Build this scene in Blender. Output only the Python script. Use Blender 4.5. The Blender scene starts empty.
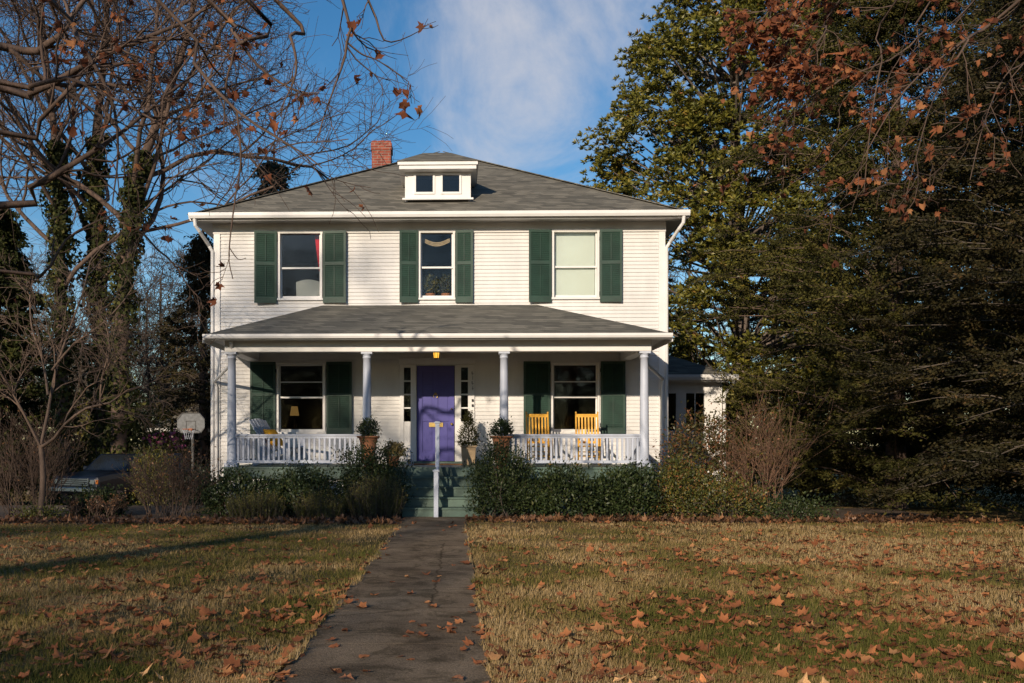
import bpy, bmesh, math, random
import numpy as np
from math import radians, sin, cos, pi, sqrt

# ------------------------------------------------------------------ camera, sky, sun, exposure
scene = bpy.context.scene
COL = scene.collection
YAW = radians(1.4); FPX = 946.0; CX, CY = 432.0, 440.0; EYE = 1.48
cam_d = bpy.data.cameras.new("camera"); cam = bpy.data.objects.new("camera", cam_d); COL.objects.link(cam)
cam.location = (0, 0, EYE); cam.rotation_euler = (radians(90), 0, YAW)
cam_d.sensor_width = 36; cam_d.lens = FPX / 1024 * 36
cam_d.shift_x = (512 - CX) / 1024; cam_d.shift_y = (CY - 341.5) / 1024
cam_d.clip_start = 0.05; cam_d.clip_end = 2000
scene.camera = cam
SUN_EL, SUN_AZ = radians(18.0), radians(22.0)      # sun low behind the camera, to its left
world = bpy.data.worlds.new("World"); scene.world = world; world.use_nodes = True
sun_d = bpy.data.lights.new("sun", 'SUN'); sun = bpy.data.objects.new("sun", sun_d); COL.objects.link(sun)
sun_d.energy = 4.7; sun_d.angle = radians(0.53); sun_d.color = (1.0, 0.85, 0.665)
sun.location = (-20, -50, 30)
sun.rotation_euler = (radians(90) - SUN_EL, 0, -SUN_AZ)
scene.view_settings.view_transform = 'Standard'; scene.view_settings.look = 'None'
scene.view_settings.exposure = 0.14; scene.view_settings.gamma = 1.0; scene.view_settings.use_curve_mapping = False

def build_sky():
    nt = world.node_tree; nt.nodes.clear(); N = nt.nodes.new; L = nt.links.new
    out = N('ShaderNodeOutputWorld'); bg = N('ShaderNodeBackground'); bg.inputs[1].default_value = 0.108
    sky = N('ShaderNodeTexSky'); sky.sky_type = 'NISHITA'; sky.sun_disc = False
    sky.sun_elevation = SUN_EL; sky.sun_rotation = pi + SUN_AZ
    sky.air_density = 1.0; sky.dust_density = 0.3; sky.ozone_density = 2.2; sky.altitude = 100
    tc = N('ShaderNodeTexCoord'); sep = N('ShaderNodeSeparateXYZ'); L(tc.outputs['Generated'], sep.inputs[0])
    def M(op, a, b=None, c=None):
        m = N('ShaderNodeMath'); m.operation = op
        for i, q in enumerate((a, b, c)):
            if q is None: continue
            if isinstance(q, (int, float)): m.inputs[i].default_value = q
            else: L(q, m.inputs[i])
        return m.outputs[0]
    zz = M('ADD', M('MAXIMUM', sep.outputs[2], 0.0), 0.06)
    u = M('DIVIDE', sep.outputs[0], zz); v = M('DIVIDE', sep.outputs[1], zz)
    cmb = N('ShaderNodeCombineXYZ'); L(u, cmb.inputs[0]); L(v, cmb.inputs[1])
    def noise(scale, det, rough, dist, off):
        mp = N('ShaderNodeMapping'); mp.inputs['Location'].default_value = off
        mp.inputs['Rotation'].default_value = (0, 0, 0.5); mp.inputs['Scale'].default_value = (1.15, 0.42, 1)
        L(cmb.outputs[0], mp.inputs[0])
        n = N('ShaderNodeTexNoise'); n.inputs['Scale'].default_value = scale; n.inputs['Detail'].default_value = det
        n.inputs['Roughness'].default_value = rough; n.inputs['Distortion'].default_value = dist
        L(mp.outputs[0], n.inputs['Vector']); return n.outputs['Fac']
    big = noise(1.9, 10, 0.62, 0.5, CLOUD_OFF)
    wisp = noise(2.1, 8, 0.62, 0.9, (4.1, 1.7, 0))
    # the cloud bank stands over the house to the right of the chimney
    du = M('DIVIDE', M('SUBTRACT', u, 0.25), 0.46); dv = M('DIVIDE', M('SUBTRACT', v, 2.1), 1.25)
    bank = M('SUBTRACT', 1.0, M('MINIMUM', M('ADD', M('MULTIPLY', du, du), M('MULTIPLY', dv, dv)), 1.0))
    a = M('ADD', M('MULTIPLY', bank, 0.27), big)
    mr = N('ShaderNodeMapRange'); mr.interpolation_type = 'SMOOTHSTEP'
    L(a, mr.inputs[0]); mr.inputs[1].default_value = 0.53; mr.inputs[2].default_value = 0.95
    mw = N('ShaderNodeMapRange'); mw.interpolation_type = 'SMOOTHSTEP'
    L(wisp, mw.inputs[0]); mw.inputs[1].default_value = 0.5; mw.inputs[2].default_value = 0.85; mw.inputs[4].default_value = 0.22
    fac = M('MINIMUM', M('ADD', M('MULTIPLY', mr.outputs[0], 0.92), mw.outputs[0]), 0.92)
    hs = N('ShaderNodeHueSaturation'); hs.inputs['Saturation'].default_value = 1.32; L(sky.outputs[0], hs.inputs['Color'])
    mix = N('ShaderNodeMix'); mix.data_type = 'RGBA'
    L(fac, mix.inputs[0]); L(hs.outputs[0], mix.inputs[6]); mix.inputs[7].default_value = (5.3, 5.3, 5.7, 1)
    L(mix.outputs[2], bg.inputs[0]); L(bg.outputs[0], out.inputs[0])
CLOUD_OFF = (0.35, 0.0, 0.0)
build_sky()

# ------------------------------------------------------------------ helpers
def P(px, py, Y):
    """the point at depth Y that the photograph shows at (px, py): returns X, Z"""
    t = (px - CX) / FPX; c, s = cos(YAW), sin(YAW)
    X = Y * (t * c - s) / (c + t * s); D = -X * s + Y * c
    return X, EYE + (CY - py) / FPX * D
def P3(px, py, Y):
    x, z = P(px, py, Y); return (x, Y, z)
def gz(y): return 0.0159 * (18.2 - min(max(y, -40.0), 45.0)) - 0.06 * (min(max(y, 22.0), 32.0) - 22.0)

ORG = {}
def V3(*a): return np.array(a, float)

class MB:
    def __init__(self): self.v = []; self.f = []; self.n = 0
    def add(self, V, F):
        V = np.asarray(V, float).reshape(-1, 3); self.v.append(V)
        self.f += [tuple(int(i) + self.n for i in q) for q in F]; self.n += len(V); return self
    def box(self, x0, x1, y0, y1, z0, z1):
        if x0 > x1: x0, x1 = x1, x0
        if y0 > y1: y0, y1 = y1, y0
        if z0 > z1: z0, z1 = z1, z0
        V = [(x, y, z) for z in (z0, z1) for y in (y0, y1) for x in (x0, x1)]
        return self.add(V, BOXF)
    def beam(self, a, b, w, h, up=(0, 0, 1)):
        """rectangular bar from a to b, w wide across, h along 'up'"""
        a = V3(*a); b = V3(*b); t = b - a; t /= np.linalg.norm(t); u = V3(*up)
        s = np.cross(t, u); s /= max(np.linalg.norm(s), 1e-9); u = np.cross(s, t)
        V = [p + s * i * w / 2 + u * j * h / 2 for p in (a, b) for j in (-1, 1) for i in (-1, 1)]
        return self.add(V, [(0, 1, 3, 2), (4, 6, 7, 5), (0, 4, 5, 1), (2, 3, 7, 6), (0, 2, 6, 4), (1, 5, 7, 3)])
    def tube(self, pts, r, n=8, cap=True):
        V, F = tube_arrays(np.asarray(pts, float), np.broadcast_to(np.asarray(r, float), (len(pts),)), n)
        F = [tuple(q) for q in F]
        if cap: F += [tuple(range(n - 1, -1, -1)), tuple(range(len(V) - n, len(V)))]
        return self.add(V, F)
    def lathe(self, prof, cx, cy, n=16):
        V = []; F = []
        for r, z in prof:
            for k in range(n):
                a = 2 * pi * k / n; V.append((cx + r * cos(a), cy + r * sin(a), z))
        for i in range(len(prof) - 1):
            for k in range(n):
                k2 = (k + 1) % n; F.append((i * n + k, i * n + k2, (i + 1) * n + k2, (i + 1) * n + k))
        F.append(tuple(range(n - 1, -1, -1))); F.append(tuple((len(prof) - 1) * n + k for k in range(n)))
        return self.add(V, F)
    def prism(self, poly, f0, f1):
        """poly: 2D points; f0/f1 map (a,b) to 3D for the two end faces"""
        n = len(poly); V = [f0(*p) for p in poly] + [f1(*p) for p in poly]
        F = [tuple(range(n - 1, -1, -1)), tuple(range(n, 2 * n))] + [(i, (i + 1) % n, n + (i + 1) % n, n + i) for i in range(n)]
        return self.add(V, F)
    def xf(self, fn):
        self.v = [np.array([fn(*p) for p in V]) for V in self.v]; return self
    def rotz(self, a, cx=0, cy=0):
        c, s = cos(a), sin(a)
        return self.xf(lambda x, y, z: (cx + (x - cx) * c - (y - cy) * s, cy + (x - cx) * s + (y - cy) * c, z))
BOXF = [(0, 2, 3, 1), (4, 5, 7, 6), (0, 1, 5, 4), (1, 3, 7, 5), (3, 2, 6, 7), (2, 0, 4, 6)]

def tube_arrays(pts, rad, n):
    k = len(pts); T = np.gradient(pts, axis=0); T /= np.maximum(np.linalg.norm(T, axis=1, keepdims=True), 1e-9)
    ref = V3(0.31, 0.12, 0.94) if abs(T[:, 2]).mean() < 0.8 else V3(0.9, 0.4, 0.1)
    U = np.cross(T, ref); U /= np.maximum(np.linalg.norm(U, axis=1, keepdims=True), 1e-9); W = np.cross(T, U)
    a = np.arange(n) * 2 * pi / n
    V = pts[:, None, :] + rad[:, None, None] * (U[:, None, :] * np.cos(a)[None, :, None] + W[:, None, :] * np.sin(a)[None, :, None])
    i = np.arange(k - 1)[:, None] * n; j = np.arange(n)[None, :]; j2 = (j + 1) % n
    F = np.stack([i + j, i + j2, i + n + j2, i + n + j], -1).reshape(-1, 4)
    return V.reshape(-1, 3), F

def tubes(polys, smin=3):
    Vs = []; Fs = []; o = 0
    for pts, rad in polys:
        n = 12 if rad[0] > 0.2 else 8 if rad[0] > 0.07 else 5 if rad[0] > 0.02 else smin
        V, F = tube_arrays(pts, rad, n); Vs.append(V); Fs.append(F + o); o += len(V)
    return np.concatenate(Vs), np.concatenate(Fs)

def link(name, me, m, parent):
    o = bpy.data.objects.new(name, me); COL.objects.link(o)
    if m is not None: me.materials.append(m)
    if parent is not None: o.parent = parent
    return o
def org_of(parent): return ORG.get(parent.name, V3(0, 0, 0)) if parent is not None else None

def obj(name, mb, m, parent=None, org=None, smooth=False, bevel=0.0, local=False):
    """link a mesh built in world coordinates (or local ones) as one object under its parent"""
    V = np.concatenate(mb.v)
    if parent is not None and not local: o_ = org_of(parent)
    elif org is not None: o_ = V3(*org)
    else: o_ = V3(0, 0, 0)
    me = bpy.data.meshes.new(name); me.from_pydata((V - o_).tolist(), [], mb.f)
    bm = bmesh.new(); bm.from_mesh(me)
    bmesh.ops.recalc_face_normals(bm, faces=bm.faces)
    if bevel > 0:
        bmesh.ops.bevel(bm, geom=list(bm.edges), offset=bevel, segments=1, affect='EDGES', clamp_overlap=True)
    bm.to_mesh(me); bm.free()
    if smooth: me.shade_smooth() if hasattr(me, 'shade_smooth') else me.polygons.foreach_set('use_smooth', [True] * len(me.polygons))
    o = link(name, me, m, parent)
    if parent is None: o.location = o_
    ORG[o.name] = o_
    return o

def np_obj(name, V, F, m, parent=None, org=None, rnd=None, smooth=False):
    o_ = org_of(parent) if parent is not None else (V3(*org) if org is not None else V3(0, 0, 0))
    V = np.asarray(V, float) - o_
    me = bpy.data.meshes.new(name); nf, k = F.shape
    me.vertices.add(len(V)); me.vertices.foreach_set('co', V.astype(np.float32).ravel())
    me.loops.add(nf * k); me.loops.foreach_set('vertex_index', F.astype(np.int32).ravel())
    me.polygons.add(nf); me.polygons.foreach_set('loop_start', (np.arange(nf) * k).astype(np.int32))
    if smooth: me.polygons.foreach_set('use_smooth', np.ones(nf, bool))
    if rnd is not None:
        at = me.attributes.new('rnd', 'FLOAT', 'FACE'); at.data.foreach_set('value', np.asarray(rnd, np.float32))
    me.update(calc_edges=True)
    o = link(name, me, m, parent)
    if parent is None: o.location = o_
    ORG[o.name] = o_
    return o

def thing(name, loc, label, cat, group=None):
    o = bpy.data.objects.new(name, None); COL.objects.link(o); o.location = loc; o.empty_display_size = 0.2
    ORG[o.name] = V3(*loc); tag(o, label, cat, group); return o
def tag(o, label=None, cat=None, group=None, kind=None):
    if label: o['label'] = label
    if cat: o['category'] = cat
    if group: o['group'] = group
    if kind: o['kind'] = kind
    return o
def dup(root, loc, rotz=0.0, scale=1.0, label=None, group=None):
    r = root.copy(); COL.objects.link(r); r.location = loc; r.rotation_euler = (0, 0, rotz); r.scale = (scale,) * 3
    if label: r['label'] = label
    if group: r['group'] = group
    for ch in list(root.children):
        c = ch.copy(); COL.objects.link(c); c.parent = r
        for g in list(ch.children):
            d = g.copy(); COL.objects.link(d); d.parent = c
    return r

# ------------------------------------------------------------------ materials
def mat(name, col, rough=0.6, var=0.0, vscale=8.0, bump=0.0, bscale=60.0, metal=0.0, emit=None, espec=0.5, stretch=(1, 1, 1), col2=None):
    m = bpy.data.materials.new(name); m.use_nodes = True; nt = m.node_tree; b = nt.nodes['Principled BSDF']
    b.inputs['Roughness'].default_value = rough; b.inputs['Metallic'].default_value = metal
    b.inputs['Specular IOR Level'].default_value = espec
    b.inputs['Base Color'].default_value = (*col, 1)
    tc = nt.nodes.new('ShaderNodeTexCoord'); mp = nt.nodes.new('ShaderNodeMapping'); mp.inputs['Scale'].default_value = stretch
    nt.links.new(tc.outputs['Object'], mp.inputs[0])
    if var > 0 or col2:
        n = nt.nodes.new('ShaderNodeTexNoise'); n.inputs['Scale'].default_value = vscale; n.inputs['Detail'].default_value = 6
        n.inputs['Roughness'].default_value = 0.6
        nt.links.new(mp.outputs[0], n.inputs['Vector'])
        r = nt.nodes.new('ShaderNodeValToRGB'); nt.links.new(n.outputs['Fac'], r.inputs[0])
        r.color_ramp.elements[0].position = 0.3; r.color_ramp.elements[1].position = 0.7
        c2 = col2 or tuple(min(1, c * (1 + var)) for c in col); c1 = col if col2 else tuple(c * (1 - var) for c in col)
        r.color_ramp.elements[0].color = (*c1, 1); r.color_ramp.elements[1].color = (*c2, 1)
        nt.links.new(r.outputs[0], b.inputs['Base Color'])
    if bump > 0:
        n2 = nt.nodes.new('ShaderNodeTexNoise'); n2.inputs['Scale'].default_value = bscale; n2.inputs['Detail'].default_value = 5
        nt.links.new(mp.outputs[0], n2.inputs['Vector'])
        bp = nt.nodes.new('ShaderNodeBump'); bp.inputs['Strength'].default_value = bump; bp.inputs['Distance'].default_value = 0.02
        nt.links.new(n2.outputs['Fac'], bp.inputs['Height']); nt.links.new(bp.outputs[0], b.inputs['Normal'])
    if emit:
        b.inputs['Emission Color'].default_value = (*emit[:3], 1); b.inputs['Emission Strength'].default_value = emit[3]
    return m

def leafmat(name, cols, trans=0.3, rough=0.45, spec=0.4):
    """leaf colours vary from leaf to leaf (attribute rnd)"""
    m = bpy.data.materials.new(name); m.use_nodes = True; nt = m.node_tree; b = nt.nodes['Principled BSDF']
    a = nt.nodes.new('ShaderNodeAttribute'); a.attribute_name = 'rnd'
    r = nt.nodes.new('ShaderNodeValToRGB'); el = r.color_ramp.elements
    while len(el) < len(cols): el.new(0.5)
    for i, (p, c) in enumerate(cols): el[i].position = p; el[i].color = (*c, 1)
    nt.links.new(a.outputs['Fac'], r.inputs[0]); nt.links.new(r.outputs[0], b.inputs['Base Color'])
    b.inputs['Roughness'].default_value = rough; b.inputs['Specular IOR Level'].default_value = spec
    if trans > 0:
        t = nt.nodes.new('ShaderNodeBsdfTranslucent'); nt.links.new(r.outputs[0], t.inputs[0])
        mx = nt.nodes.new('ShaderNodeMixShader'); mx.inputs[0].default_value = trans
        out = nt.nodes['Material Output']
        nt.links.new(b.outputs[0], mx.inputs[1]); nt.links.new(t.outputs[0], mx.inputs[2]); nt.links.new(mx.outputs[0], out.inputs[0])
    return m

def coursed(name, c1, c2, mortar, bw, bh, msize, rough=0.8, bump=0.3, noise=0.35, nscale=3.0):
    """brick or shingle courses: rows run level, across (x+y)"""
    m = bpy.data.materials.new(name); m.use_nodes = True; nt = m.node_tree; b = nt.nodes['Principled BSDF']
    N = nt.nodes.new; L = nt.links.new
    tc = N('ShaderNodeTexCoord'); s = N('ShaderNodeSeparateXYZ'); L(tc.outputs['Object'], s.inputs[0])
    ad = N('ShaderNodeMath'); ad.operation = 'ADD'; L(s.outputs[0], ad.inputs[0]); L(s.outputs[1], ad.inputs[1])
    cb = N('ShaderNodeCombineXYZ'); L(ad.outputs[0], cb.inputs[0]); L(s.outputs[2], cb.inputs[1])
    br = N('ShaderNodeTexBrick'); L(cb.outputs[0], br.inputs['Vector'])
    br.inputs['Color1'].default_value = (*c1, 1); br.inputs['Color2'].default_value = (*c2, 1); br.inputs['Mortar'].default_value = (*mortar, 1)
    br.inputs['Scale'].default_value = 1.0; br.inputs['Brick Width'].default_value = bw; br.inputs['Row Height'].default_value = bh
    br.inputs['Mortar Size'].default_value = msize; br.inputs['Mortar Smooth'].default_value = 0.2
    n = N('ShaderNodeTexNoise'); n.inputs['Scale'].default_value = nscale; n.inputs['Detail'].default_value = 7; n.inputs['Roughness'].default_value = 0.7
    L(tc.outputs['Object'], n.inputs['Vector'])
    mr = N('ShaderNodeMapRange'); L(n.outputs['Fac'], mr.inputs[0]); mr.inputs[1].default_value = 0.3; mr.inputs[2].default_value = 0.7
    mr.inputs[3].default_value = 1 - noise; mr.inputs[4].default_value = 1 + noise
    vm = N('ShaderNodeVectorMath'); vm.operation = 'SCALE'; L(br.outputs['Color'], vm.inputs[0]); L(mr.outputs[0], vm.inputs['Scale'])
    L(vm.outputs[0], b.inputs['Base Color']); b.inputs['Roughness'].default_value = rough; b.inputs['Specular IOR Level'].default_value = 0.25
    bp = N('ShaderNodeBump'); bp.inputs['Strength'].default_value = bump; bp.inputs['Distance'].default_value = 0.01; bp.invert = True
    L(br.outputs['Fac'], bp.inputs['Height']); L(bp.outputs[0], b.inputs['Normal'])
    return m

def glassmat(name, refl=0.16, tint=(0.75, 0.8, 0.8)):
    m = bpy.data.materials.new(name); m.use_nodes = True; nt = m.node_tree; nt.nodes.clear(); N = nt.nodes.new; L = nt.links.new
    out = N('ShaderNodeOutputMaterial'); t = N('ShaderNodeBsdfTransparent'); t.inputs[0].default_value = (*tint, 1)
    g = N('ShaderNodeBsdfGlossy'); g.inputs['Roughness'].default_value = 0.05
    n = N('ShaderNodeTexNoise'); n.inputs['Scale'].default_value = 1.6; tc = N('ShaderNodeTexCoord'); L(tc.outputs['Object'], n.inputs['Vector'])
    bp = N('ShaderNodeBump'); bp.inputs['Strength'].default_value = 0.08; bp.inputs['Distance'].default_value = 0.05
    L(n.outputs['Fac'], bp.inputs['Height']); L(bp.outputs[0], g.inputs['Normal'])
    f = N('ShaderNodeFresnel'); f.inputs[0].default_value = 1.5
    mx0 = N('ShaderNodeMath'); mx0.operation = 'MAXIMUM'; L(f.outputs[0], mx0.inputs[0]); mx0.inputs[1].default_value = refl
    mx = N('ShaderNodeMixShader'); L(mx0.outputs[0], mx.inputs[0]); L(t.outputs[0], mx.inputs[1]); L(g.outputs[0], mx.inputs[2]); L(mx.outputs[0], out.inputs[0])
    return m

M = {}
M['white'] = mat('white_paint', (0.69, 0.67, 0.65), 0.5, 0.05, 3.0, 0.05, 30)
M['siding'] = mat('white_clapboard', (0.645, 0.625, 0.605), 0.6, 0.10, 2.2, 0.08, 40, stretch=(1, 1, 0.35))
M['trim_grey'] = mat('soffit_paint', (0.60, 0.58, 0.55), 0.6, 0.08, 3)
M['column'] = mat('pale_blue_grey', (0.44, 0.47, 0.55), 0.5, 0.12, 5, 0.06, 30, stretch=(1, 1, 0.4))  # one pale blue-grey tone for columns, rails and chair
M['shutter'] = mat('green_paint', (0.012, 0.040, 0.027), 0.6, 0.25, 4, 0.05, 40)
M['roof'] = coursed('asphalt_shingle', (0.20, 0.183, 0.148), (0.092, 0.087, 0.073), (0.085, 0.077, 0.065), 0.33, 0.062, 0.007, 0.9, 0.6, 0.18, 2.6)
M['roof_low'] = coursed('porch_shingle', (0.185, 0.172, 0.142), (0.09, 0.086, 0.074), (0.085, 0.08, 0.07), 0.33, 0.050, 0.006, 0.9, 0.6, 0.18, 2.6)
M['brick'] = coursed('red_brick', (0.30, 0.075, 0.045), (0.20, 0.045, 0.030), (0.24, 0.17, 0.14), 0.22, 0.075, 0.010, 0.85, 0.5, 0.35, 6)
M['door'] = mat('violet_door_paint', (0.062, 0.055, 0.255), 0.4, 0.06, 3)
M['green_floor'] = mat('green_porch_paint', (0.085, 0.135, 0.105), 0.5, 0.3, 3.5, 0.1, 25)
M['brass'] = mat('brass', (0.65, 0.45, 0.16), 0.35, metal=0.9)
M['black'] = mat('black_metal', (0.015, 0.015, 0.017), 0.5)
M['glass'] = glassmat('window_glass', 0.05, (0.55, 0.58, 0.58)); M['glass_up'] = glassmat('clear_window_glass', 0.065, (0.85, 0.87, 0.86))
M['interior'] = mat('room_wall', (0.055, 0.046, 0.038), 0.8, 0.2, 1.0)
M['blind'] = mat('roller_blind', (0.62, 0.66, 0.60), 0.8, 0.04, 2)
M['curtain_red'] = mat('red_curtain', (0.75, 0.02, 0.035), 0.8, 0.2, 9)
M['cream'] = mat('cream_fabric', (0.35, 0.26, 0.15), 0.8, 0.2, 10)
M['grey_fabric'] = mat('grey_upholstery', (0.45, 0.46, 0.44), 0.9, 0.1, 8)
M['terracotta'] = mat('terracotta', (0.42, 0.17, 0.075), 0.8, 0.22, 7, 0.1, 40)
M['tan_pot'] = mat('tan_planter', (0.34, 0.24, 0.14), 0.8, 0.2, 7)
M['yellow_wood'] = mat('yellow_paint', (0.70, 0.36, 0.035), 0.45, 0.12, 6)
M['cushion'] = mat('yellow_cushion', (0.75, 0.36, 0.02), 0.9, 0.1, 8)
M['doormat'] = mat('coir_mat', (0.22, 0.10, 0.045), 0.95, 0.3, 30)
M['amber'] = mat('lit_amber_glass', (0.6, 0.3, 0.05), 0.3, emit=(1.0, 0.50, 0.06, 1.3))
M['lampshade'] = mat('lit_lamp_shade', (0.5, 0.35, 0.15), 0.7, emit=(1.0, 0.55, 0.15, 0.22))
M['bark'] = mat('grey_brown_bark', (0.085, 0.066, 0.050), 0.9, 0.4, 7, 0.8, 25, stretch=(1, 1, 0.3))
M['bark_dark'] = mat('dark_bark', (0.092, 0.058, 0.042), 0.9, 0.4, 7, 0.8, 25, stretch=(1, 1, 0.3))
M['bark_pale'] = mat('pale_smooth_bark', (0.125, 0.082, 0.058), 0.8, 0.4, 9, 0.3, 20, stretch=(1, 1, 0.3))
M['bark_mag'] = mat('magnolia_bark', (0.13, 0.10, 0.08), 0.9, 0.3, 7, 0.5, 20)
M['car_paint'] = mat('dark_blue_car_paint', (0.004, 0.006, 0.012), 0.35, 0.1, 2)
M['chrome'] = mat('chrome', (0.40, 0.41, 0.43), 0.3, metal=1.0)
M['car_glass'] = mat('dark_car_glass', (0.012, 0.014, 0.016), 0.08)
M['rubber'] = mat('tyre_rubber', (0.02, 0.02, 0.02), 0.8)
M['concrete'] = mat('old_concrete', (0.085, 0.060, 0.038), 0.95, 0, 1.1, 0.8, 38, col2=(0.215, 0.155, 0.098), espec=.15)

def worn_concrete():
    m = bpy.data.materials.new('worn_concrete'); m.use_nodes = True; nt = m.node_tree; b = nt.nodes['Principled BSDF']; N = nt.nodes.new; L = nt.links.new
    tc = N('ShaderNodeTexCoord')
    def noise(s, d, r, dist=0.0):
        n = N('ShaderNodeTexNoise'); n.inputs['Scale'].default_value = s; n.inputs['Detail'].default_value = d; n.inputs['Roughness'].default_value = r; n.inputs['Distortion'].default_value = dist
        L(tc.outputs['Object'], n.inputs['Vector']); return n.outputs['Fac']
    def ramp(fac, p0, c0, p1, c1):
        r = N('ShaderNodeValToRGB'); L(fac, r.inputs[0]); e = r.color_ramp.elements; e[0].position = p0; e[0].color = (*c0, 1); e[1].position = p1; e[1].color = (*c1, 1); return r.outputs[0]
    def mul(a, b_):
        x = N('ShaderNodeMix'); x.data_type = 'RGBA'; x.blend_type = 'MULTIPLY'; x.inputs[0].default_value = 1; L(a, x.inputs[6]); L(b_, x.inputs[7]); return x.outputs[2]
    base = ramp(noise(0.9, 7, 0.65, 0.6), .34, (0.140, 0.100, 0.066), .66, (0.30, 0.222, 0.150))
    grit = ramp(noise(75, 4, 0.8), .35, (0.55, 0.55, 0.55), .68, (1.3, 1.28, 1.22)); stain = ramp(noise(3.2, 8, 0.7, 1.2), .38, (0.50, 0.50, 0.46), .52, (1, 1, 1))
    v = N('ShaderNodeTexVoronoi'); v.feature = 'DISTANCE_TO_EDGE'; v.inputs['Scale'].default_value = 0.27
    vm = N('ShaderNodeMix'); vm.data_type = 'RGBA'; vm.inputs[0].default_value = 0.12; nn = N('ShaderNodeTexNoise'); nn.inputs['Scale'].default_value = 4; nn.inputs['Detail'].default_value = 6
    L(tc.outputs['Object'], nn.inputs['Vector']); L(tc.outputs['Object'], vm.inputs[6]); L(nn.outputs['Color'], vm.inputs[7]); L(vm.outputs[2], v.inputs['Vector'])
    crack = ramp(v.outputs['Distance'], .001, (0.45, 0.42, 0.38), .004, (1, 1, 1))
    L(mul(mul(mul(base, grit), stain), crack), b.inputs['Base Color']); b.inputs['Roughness'].default_value = 0.95; b.inputs['Specular IOR Level'].default_value = 0.12
    bp = N('ShaderNodeBump'); bp.inputs['Strength'].default_value = 0.7; bp.inputs['Distance'].default_value = 0.02; L(noise(50, 6, 0.7), bp.inputs['Height']); L(bp.outputs[0], b.inputs['Normal']); return m
M['concrete'] = worn_concrete()
M['dark_pole'] = mat('dark_weathered_pole', (0.07, 0.068, 0.065), 0.6, 0.2, 6)
# ------------------------------------------------------------------ ground, walk, bed
def sheet(name, x0, x1, ys, dz, m, kind='structure', nx=1):
    xs = np.linspace(x0, x1, nx + 1); V = [(x, y, gz(y) + dz) for y in ys for x in xs]; k = nx + 1
    F = [(j * k + i, j * k + i + 1, (j + 1) * k + i + 1, (j + 1) * k + i) for j in range(len(ys) - 1) for i in range(nx)]
    o = obj(name, MB().add(V, F), m); tag(o, kind=kind); return o
def lawn_mat():
    m = bpy.data.materials.new('lawn_ground'); m.use_nodes = True; nt = m.node_tree; b = nt.nodes['Principled BSDF']; N = nt.nodes.new; L = nt.links.new
    tc = N('ShaderNodeTexCoord')
    def noise(s, d=6, r=0.6):
        n = N('ShaderNodeTexNoise'); n.inputs['Scale'].default_value = s; n.inputs['Detail'].default_value = d; n.inputs['Roughness'].default_value = r
        L(tc.outputs['Object'], n.inputs['Vector']); return n.outputs['Fac']
    r1 = N('ShaderNodeValToRGB'); L(noise(0.45), r1.inputs[0])
    e = r1.color_ramp.elements; e[0].position = 0.36; e[0].color = (0.12, 0.10, 0.032, 1); e[1].position = 0.6; e[1].color = (0.30, 0.205, 0.10, 1)
    r2 = N('ShaderNodeValToRGB'); L(noise(28, 8, 0.75), r2.inputs[0])
    e = r2.color_ramp.elements; e[0].position = 0.3; e[0].color = (0.35, 0.33, 0.3, 1); e[1].position = 0.7; e[1].color = (1.25, 1.2, 1.1, 1)
    mx = N('ShaderNodeMix'); mx.data_type = 'RGBA'; mx.blend_type = 'MULTIPLY'; mx.inputs[0].default_value = 1
    L(r1.outputs[0], mx.inputs[6]); L(r2.outputs[0], mx.inputs[7]); L(mx.outputs[2], b.inputs['Base Color'])
    b.inputs['Roughness'].default_value = 0.95; b.inputs['Specular IOR Level'].default_value = 0.1
    bp = N('ShaderNodeBump'); bp.inputs['Strength'].default_value = 0.9; bp.inputs['Distance'].default_value = 0.04
    L(noise(40, 6), bp.inputs['Height']); L(bp.outputs[0], b.inputs['Normal']); return m
M['lawn'] = lawn_mat()
M['mulch'] = mat('leafy_mulch', (0.035, 0.024, 0.016), 0.95, 0, 9, 0.9, 35, col2=(0.13, 0.075, 0.04))
M['gravel'] = mat('gravel', (0.10, 0.09, 0.08), 0.95, 0.35, 12, 0.6, 60)
sheet('lawn', -450, 450, [-450, -40, 22, 32, 45, 450], 0.0, M['lawn'])
WX0, WX1 = -0.94, 0.19                                   # walk edges
def walk():
    mb = MB(); y = 1.0; rng = random.Random(4)
    while y < 17.95:                                     # slabs with open joints, tilted a hair
        y1 = min(y + 1.22, 17.97); t = rng.uniform(-.0006, .0006); z0 = gz(y) + 0.018; z1 = gz(y1) + 0.018
        e0, e1 = rng.uniform(-.008, .008), rng.uniform(-.008, .008)
        mb.add([(WX0 + e0, y + .002, z0 - .15), (WX1 + e1, y + .002, z0 - .15), (WX1 + e1, y1 - .002, z1 - .15), (WX0 + e0, y1 - .002, z1 - .15),
                (WX0 + e0, y + .002, z0 + t), (WX1 + e1, y + .002, z0 - t), (WX1 + e1, y1 - .002, z1 - t), (WX0 + e0, y1 - .002, z1 + t)],
               [(0, 1, 2, 3), (4, 5, 6, 7), (0, 1, 5, 4), (1, 2, 6, 5), (2, 3, 7, 6), (3, 0, 4, 7)])
        y = y1
    o = obj('path', mb, M['concrete']); tag(o, kind='structure')
walk()
def bed(name, poly, dz=0.006):
    V = [(x, y, gz(y) + dz) for x, y in poly]
    tag(obj(name, MB().add(V, [tuple(range(len(V)))]), M['mulch']), kind='structure')
def edge(x0, x1, n, y, amp, seed):
    r = random.Random(seed); return [(x0 + (x1 - x0) * i / n, y + r.uniform(-amp, amp)) for i in range(n + 1)]
bed('planting_bed', edge(-5.6, WX0 - .03, 16, 16.3, .15, 1) + [(WX0 - .03, 19.2), (-5.6, 19.2)])
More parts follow.
